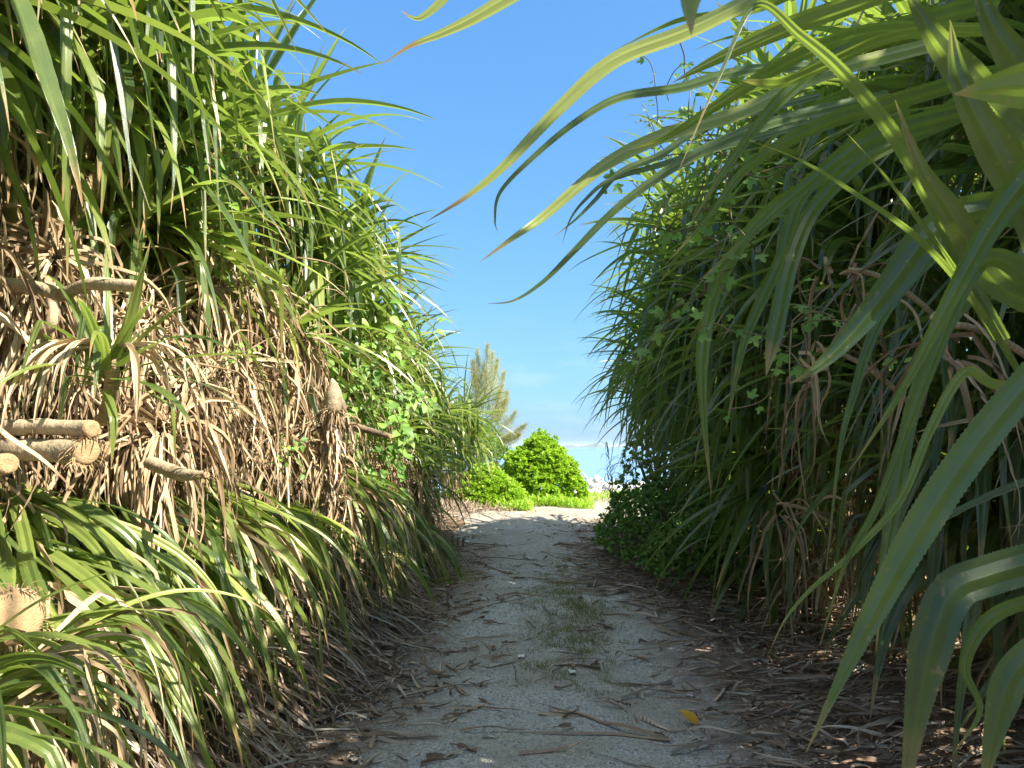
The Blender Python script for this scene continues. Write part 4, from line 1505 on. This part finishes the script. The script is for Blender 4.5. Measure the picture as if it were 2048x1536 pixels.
# gravel
A = Acc()
octv = np.array([(1, 0, 0), (-1, 0, 0), (0, 1, 0), (0, -1, 0), (0, 0, 1), (0, 0, -1)], float)
octf = np.array([(0, 2, 4), (2, 1, 4), (1, 3, 4), (3, 0, 4), (2, 0, 5), (1, 2, 5), (3, 1, 5), (0, 3, 5)])
n = 22000
y = 2.6 + 12 * U(0, 1, n) ** 1.7
x = U(-1.5, 1.6, n) + np.where(rng.random(n) < .5, 0, 0)
pos = np.stack([x, y, terrain(x, y) + .007], 1)
D = rng.normal(0, 1, (n, 3))
X, Y, Z = axes_from(D)
stamp(A, octv * [1, .8, .6], octf, np.zeros((6, 2)), pos, X, Y, Z, .003 + .012 * rng.random(n) ** 3, rng.random(n))
A.obj('gravel', M_pebble, kind='stuff', smooth=False)

# fine litter: crumbs of dry leaf everywhere under the thickets and over the track edges
A = Acc()
n = 5200
y = 2.2 + 13 * U(0, 1, n) ** 1.5
side = rng.random(n)
xl = foot_l(y) + np.abs(rng.normal(0, .42, n)) * np.where(rng.random(n) < .5, 1, -1)
xr = foot_r(y) + rng.normal(0.2, .42, n)
x = np.where(side < .5, xl, np.where(side < .97, xr, U(-1, 1, n)))
P0 = np.stack([x, y, terrain(x, y) + .02], 1)
a = U(0, 6.28, n)
D = np.stack([np.cos(a), np.sin(a) * .7, U(-.1, .15, n)], 1)
rb = blades(P0, D, U(.05, .22, n), U(.008, .032, n), .5, seg=6, taper=.7, clampz=True, lift=U(.006, .03, n), wig=.9, twist=rng.normal(0, 2, n), roll0=rng.normal(0, 1, n))
add_rib(A, ribbons(*rb, rng.random(n), fold=.45))
# longer strips combed down the left bank
n = 1500
y = U(2.6, 12.5, n)
x = foot_l(y) - .05 - np.abs(rng.normal(0, .35, n))
P0 = np.stack([x, y, terrain(x, y) + .05], 1)
D = np.stack([np.ones(n), rng.normal(-.45, .35, n), U(-.6, 0, n)], 1)
rb = blades(P0, D, U(.25, .75, n), U(.008, .030, n), .6, seg=14, taper=.7, clampz=True, lift=U(.008, .06, n), wig=.5, twist=rng.normal(0, 2, n), roll0=rng.normal(0, 1, n))
add_rib(A, ribbons(*rb, rng.random(n), fold=.4))
# and long straws lying towards the track from the right
n = 1100
y = U(2.6, 11, n)
x = foot_r(y) + rng.normal(.35, .42, n)
P0 = np.stack([x, y, terrain(x, y) + .03], 1)
D = np.stack([-np.ones(n), rng.normal(-.1, .5, n), U(-.2, .2, n)], 1)
rb = blades(P0, D, U(.12, .5, n), U(.008, .028, n), .6, seg=11, taper=.7, clampz=True, lift=U(.006, .05, n), wig=.6, twist=rng.normal(0, 2, n), roll0=rng.normal(0, 1, n))
add_rib(A, ribbons(*rb, rng.random(n) ** 1.6, fold=.4))
# mound of brown litter at the end of the left thicket
n = 900
x = -2.2 + rng.normal(0, .7, n)
y = 15.9 + rng.normal(0, .45, n)
P0 = np.stack([x, y, terrain(x, y) + .03], 1)
a = U(0, 6.28, n)
D = np.stack([np.cos(a), np.sin(a), U(0, .5, n)], 1)
rb = blades(P0, D, U(.1, .3, n), .02, .8, seg=7, taper=.7, clampz=True, lift=U(.01, .08, n), wig=2, twist=rng.normal(0, 2, n))
add_rib(A, ribbons(*rb, rng.random(n) * .8, fold=.4))
A.obj('leaf_litter', M_litter, kind='stuff')


# single dry leaves on the track
def dry_leaf(x, y, ang, L, w_, label, mat=None, wig=.6, r=None, bend=0.0, group='dry leaves lying on the track'):
    n = 1
    P0 = np.array([[x, y, float(terrain(x, y)) + .02]])
    D = np.array([[math.cos(ang), math.sin(ang), .08]])
    rb = blades(P0, D, L, w_, .3, seg=22, taper=.75, clampz=True, lift=np.array([.014]), wig=wig, twist=np.array([rng.normal(0, 1.4)]), roll0=np.array([rng.normal(0, .7)]))
    A = Acc()
    add_rib(A, ribbons(*rb, np.array([rng.random() if r is None else r]), fold=.35))
    o = A.obj('dry_leaf', mat or M_litter)
    return tag(o, label, 'dry leaf', group)


def gp(px, py):
    """Ground point seen at a photograph pixel."""
    d = CAMROT @ np.array([(px - 1024) / FPX, -(py - 768) / FPX, -1.0])
    s = EYE / -d[2]
    return d[0] * s, d[1] * s


named = [  # px0,py0 -> px1,py1, width, brightness, label
    (1340, 1480, 1000, 1470, .03, .5, 'long curved brown leaf lying across the very front of the track'),
    (700, 1440, 560, 1480, .045, .3, 'broad brown leaf curled at the front edge of the left litter'),
    (800, 1400, 1010, 1350, .03, .6, 'straight straw leaf pointing to the centre of the track'),
    (1320, 1475, 1060, 1410, .03, .35, 'reddish leaf lying below the grass strip near the front'),
    (980, 1330, 1060, 1315, .03, .95, 'pale grey leaf with a white scrap on it, left of the grass strip'),
    (1130, 1330, 1095, 1370, .035, .9, 'silvery folded leaf beside the white paper scrap'),
    (1240, 1390, 1430, 1325, .025, .85, 'long pale leaf bending toward the right litter'),
    (1250, 1300, 1560, 1315, .016, .6, 'thin brown straw across the right wheel rut'),
    (1280, 1430, 1370, 1465, .03, 1.0, 'whitish twisted leaf near the yellow leaf'),
    (1340, 1510, 1560, 1440, .03, .8, 'thick pale straw slanting behind the yellow leaf'),
    (795, 1370, 815, 1420, .035, .98, 'forked bleached leaf on the left side of the track'),
    (900, 1450, 930, 1425, .035, .85, 'small grey curled leaf in the middle left of the track'),
    (920, 1290, 1060, 1275, .02, .7, 'straw leaf lying level above the pale grey leaf'),
    (980, 1225, 1100, 1215, .018, .5, 'brown straw near the head of the grass strip'),
    (940, 1085, 1035, 1092, .03, .4, 'dark strip at the sandy end by the left bank'),
    (960, 1120, 1110, 1118, .025, .45, 'long dark leaf laid level across the left rut'),
    (1160, 1100, 1230, 1105, .015, .2, 'short dark twig in the far right rut'),
    (1020, 1170, 1160, 1180, .02, .5, 'brown leaf curling over the centre line'),
    (1190, 1180, 1215, 1170, .03, .8, 'small grey twist of leaf in the right rut'),
    (1290, 1245, 1350, 1225, .03, .9, 'pale torn leaf at the right edge of the gravel'),
    (1430, 1390, 1490, 1345, .03, .9, 'bleached leaf scrap up on the right soil'),
    (1180, 1085, 1245, 1078, .012, .3, 'fine straw by the undergrowth')]
for a_ in named:
    x0, y0 = gp(a_[0], a_[1])
    x1, y1 = gp(a_[2], a_[3])
    dry_leaf(x0, y0, math.atan2(y1 - y0, x1 - x0), math.hypot(x1 - x0, y1 - y0), a_[4], a_[6], r=a_[5], wig=.5)
for k in range(190):
    y = 2.9 + 8.5 * U(0, 1) ** 1.5
    if rng.random() < .68:
        s_ = rng.random() < .5
        x = (float(foot_l(y)) + abs(rng.normal(0, .45))) if s_ else (float(foot_r(y)) - abs(rng.normal(0, .4)))
    else:
        x = U(-1, 1)
    dry_leaf(x, y, U(-.5, .5) + (math.pi if rng.random() < .5 else 0), U(.10, .45), U(.012, .030), 'narrow withered leaf strip scattered on the track or its litter edge', group='scattered leaf strips on the track')

# yellow leaf
x, y = gp(1382, 1442)
A = Acc()
z = float(terrain(x, y))
stamp(A, *T_OVA, np.array([[x + .03, y - .04, z + .015]]), np.array([[.6, .75, .1]]), nrm(np.array([[-.7, .6, .5]])), nrm(np.array([[-.3, -.3, 1.0]])), .13, [.4])
tag(A.obj('yellow_leaf', M_yellow), 'orange-yellow fallen leaf on the right side of the track', 'leaf')


def scrap(px, py, s, label):
    x, y = gp(px, py)
    z = float(terrain(x, y)) + .016
    g = np.linspace(-1, 1, 6)
    gx, gy = np.meshgrid(g, g, indexing='ij')
    v = np.stack([x + gx * s + rng.normal(0, s * .08, gx.shape), y + gy * s * 1.5 + rng.normal(0, s * .08, gx.shape), z + np.abs(rng.normal(0, s * .25, gx.shape))], -1)
    A = Acc()
    A.add(v.reshape(-1, 3), grid_faces(6, 6))
    tag(A.obj('paper_scrap', M_paper, smooth=False), label, 'litter', 'white scraps on the track')


scrap(1144, 1352, .022, 'crumpled white paper scrap below the grass strip')
scrap(1042, 1310, .022, 'white scrap caught on a grey leaf left of the grass strip')
scrap(1265, 1205, .02, 'thin white sliver on the right wheel rut')
scrap(935, 1083, .04, 'white scrap near the root stubs at the sandy end')
scrap(1380, 1376, .02, 'tiny bluish white scrap beside the right soil')

# row of upright root stubs at the end of the left bank
for k, px in enumerate((905, 915, 926)):
    x, y = gp(px, 1090)
    z = float(terrain(x, y))
    A = Acc()
    tube(A, bez((x, y, z - .03), (x, y, z + .1), (x + .01, y, z + U(.14, .2)), 6), .018, 7, wob=.08)
    o = A.obj('root_stub', M_bark_dark)
    tag(o, ['left dark root stub', 'middle dark root stub', 'right dark root stub'][k] + ' standing by the path where the left bank ends', 'root stub', 'dark root stubs by the path')

# ------------------------------------------------------------------ sea air
def haze_box():
    m = bpy.data.materials.new('sea_haze')
    m.use_nodes = True
    t = m.node_tree
    for n_ in list(t.nodes):
        t.nodes.remove(n_)
    out = t.nodes.new('ShaderNodeOutputMaterial')
    v = t.nodes.new('ShaderNodeVolumePrincipled')
    v.inputs['Color'].default_value = (0.75, 0.88, 1.0, 1)
    v.inputs['Density'].default_value = 0.55e-4
    t.links.new(v.outputs[0], out.inputs['Volume'])
    x0, x1, y0, y1, z0, z1 = -21000, 21000, -3500, 31000, -9.0, 90.0
    V = [(x, y, z) for z in (z0, z1) for y in (y0, y1) for x in (x0, x1)]
    F = np.array([(0, 2, 3, 1), (4, 5, 7, 6), (0, 1, 5, 4), (2, 6, 7, 3), (0, 4, 6, 2), (1, 3, 7, 5)])
    mesh_obj('haze', V, F, m, smooth=False, kind='stuff')


haze_box()
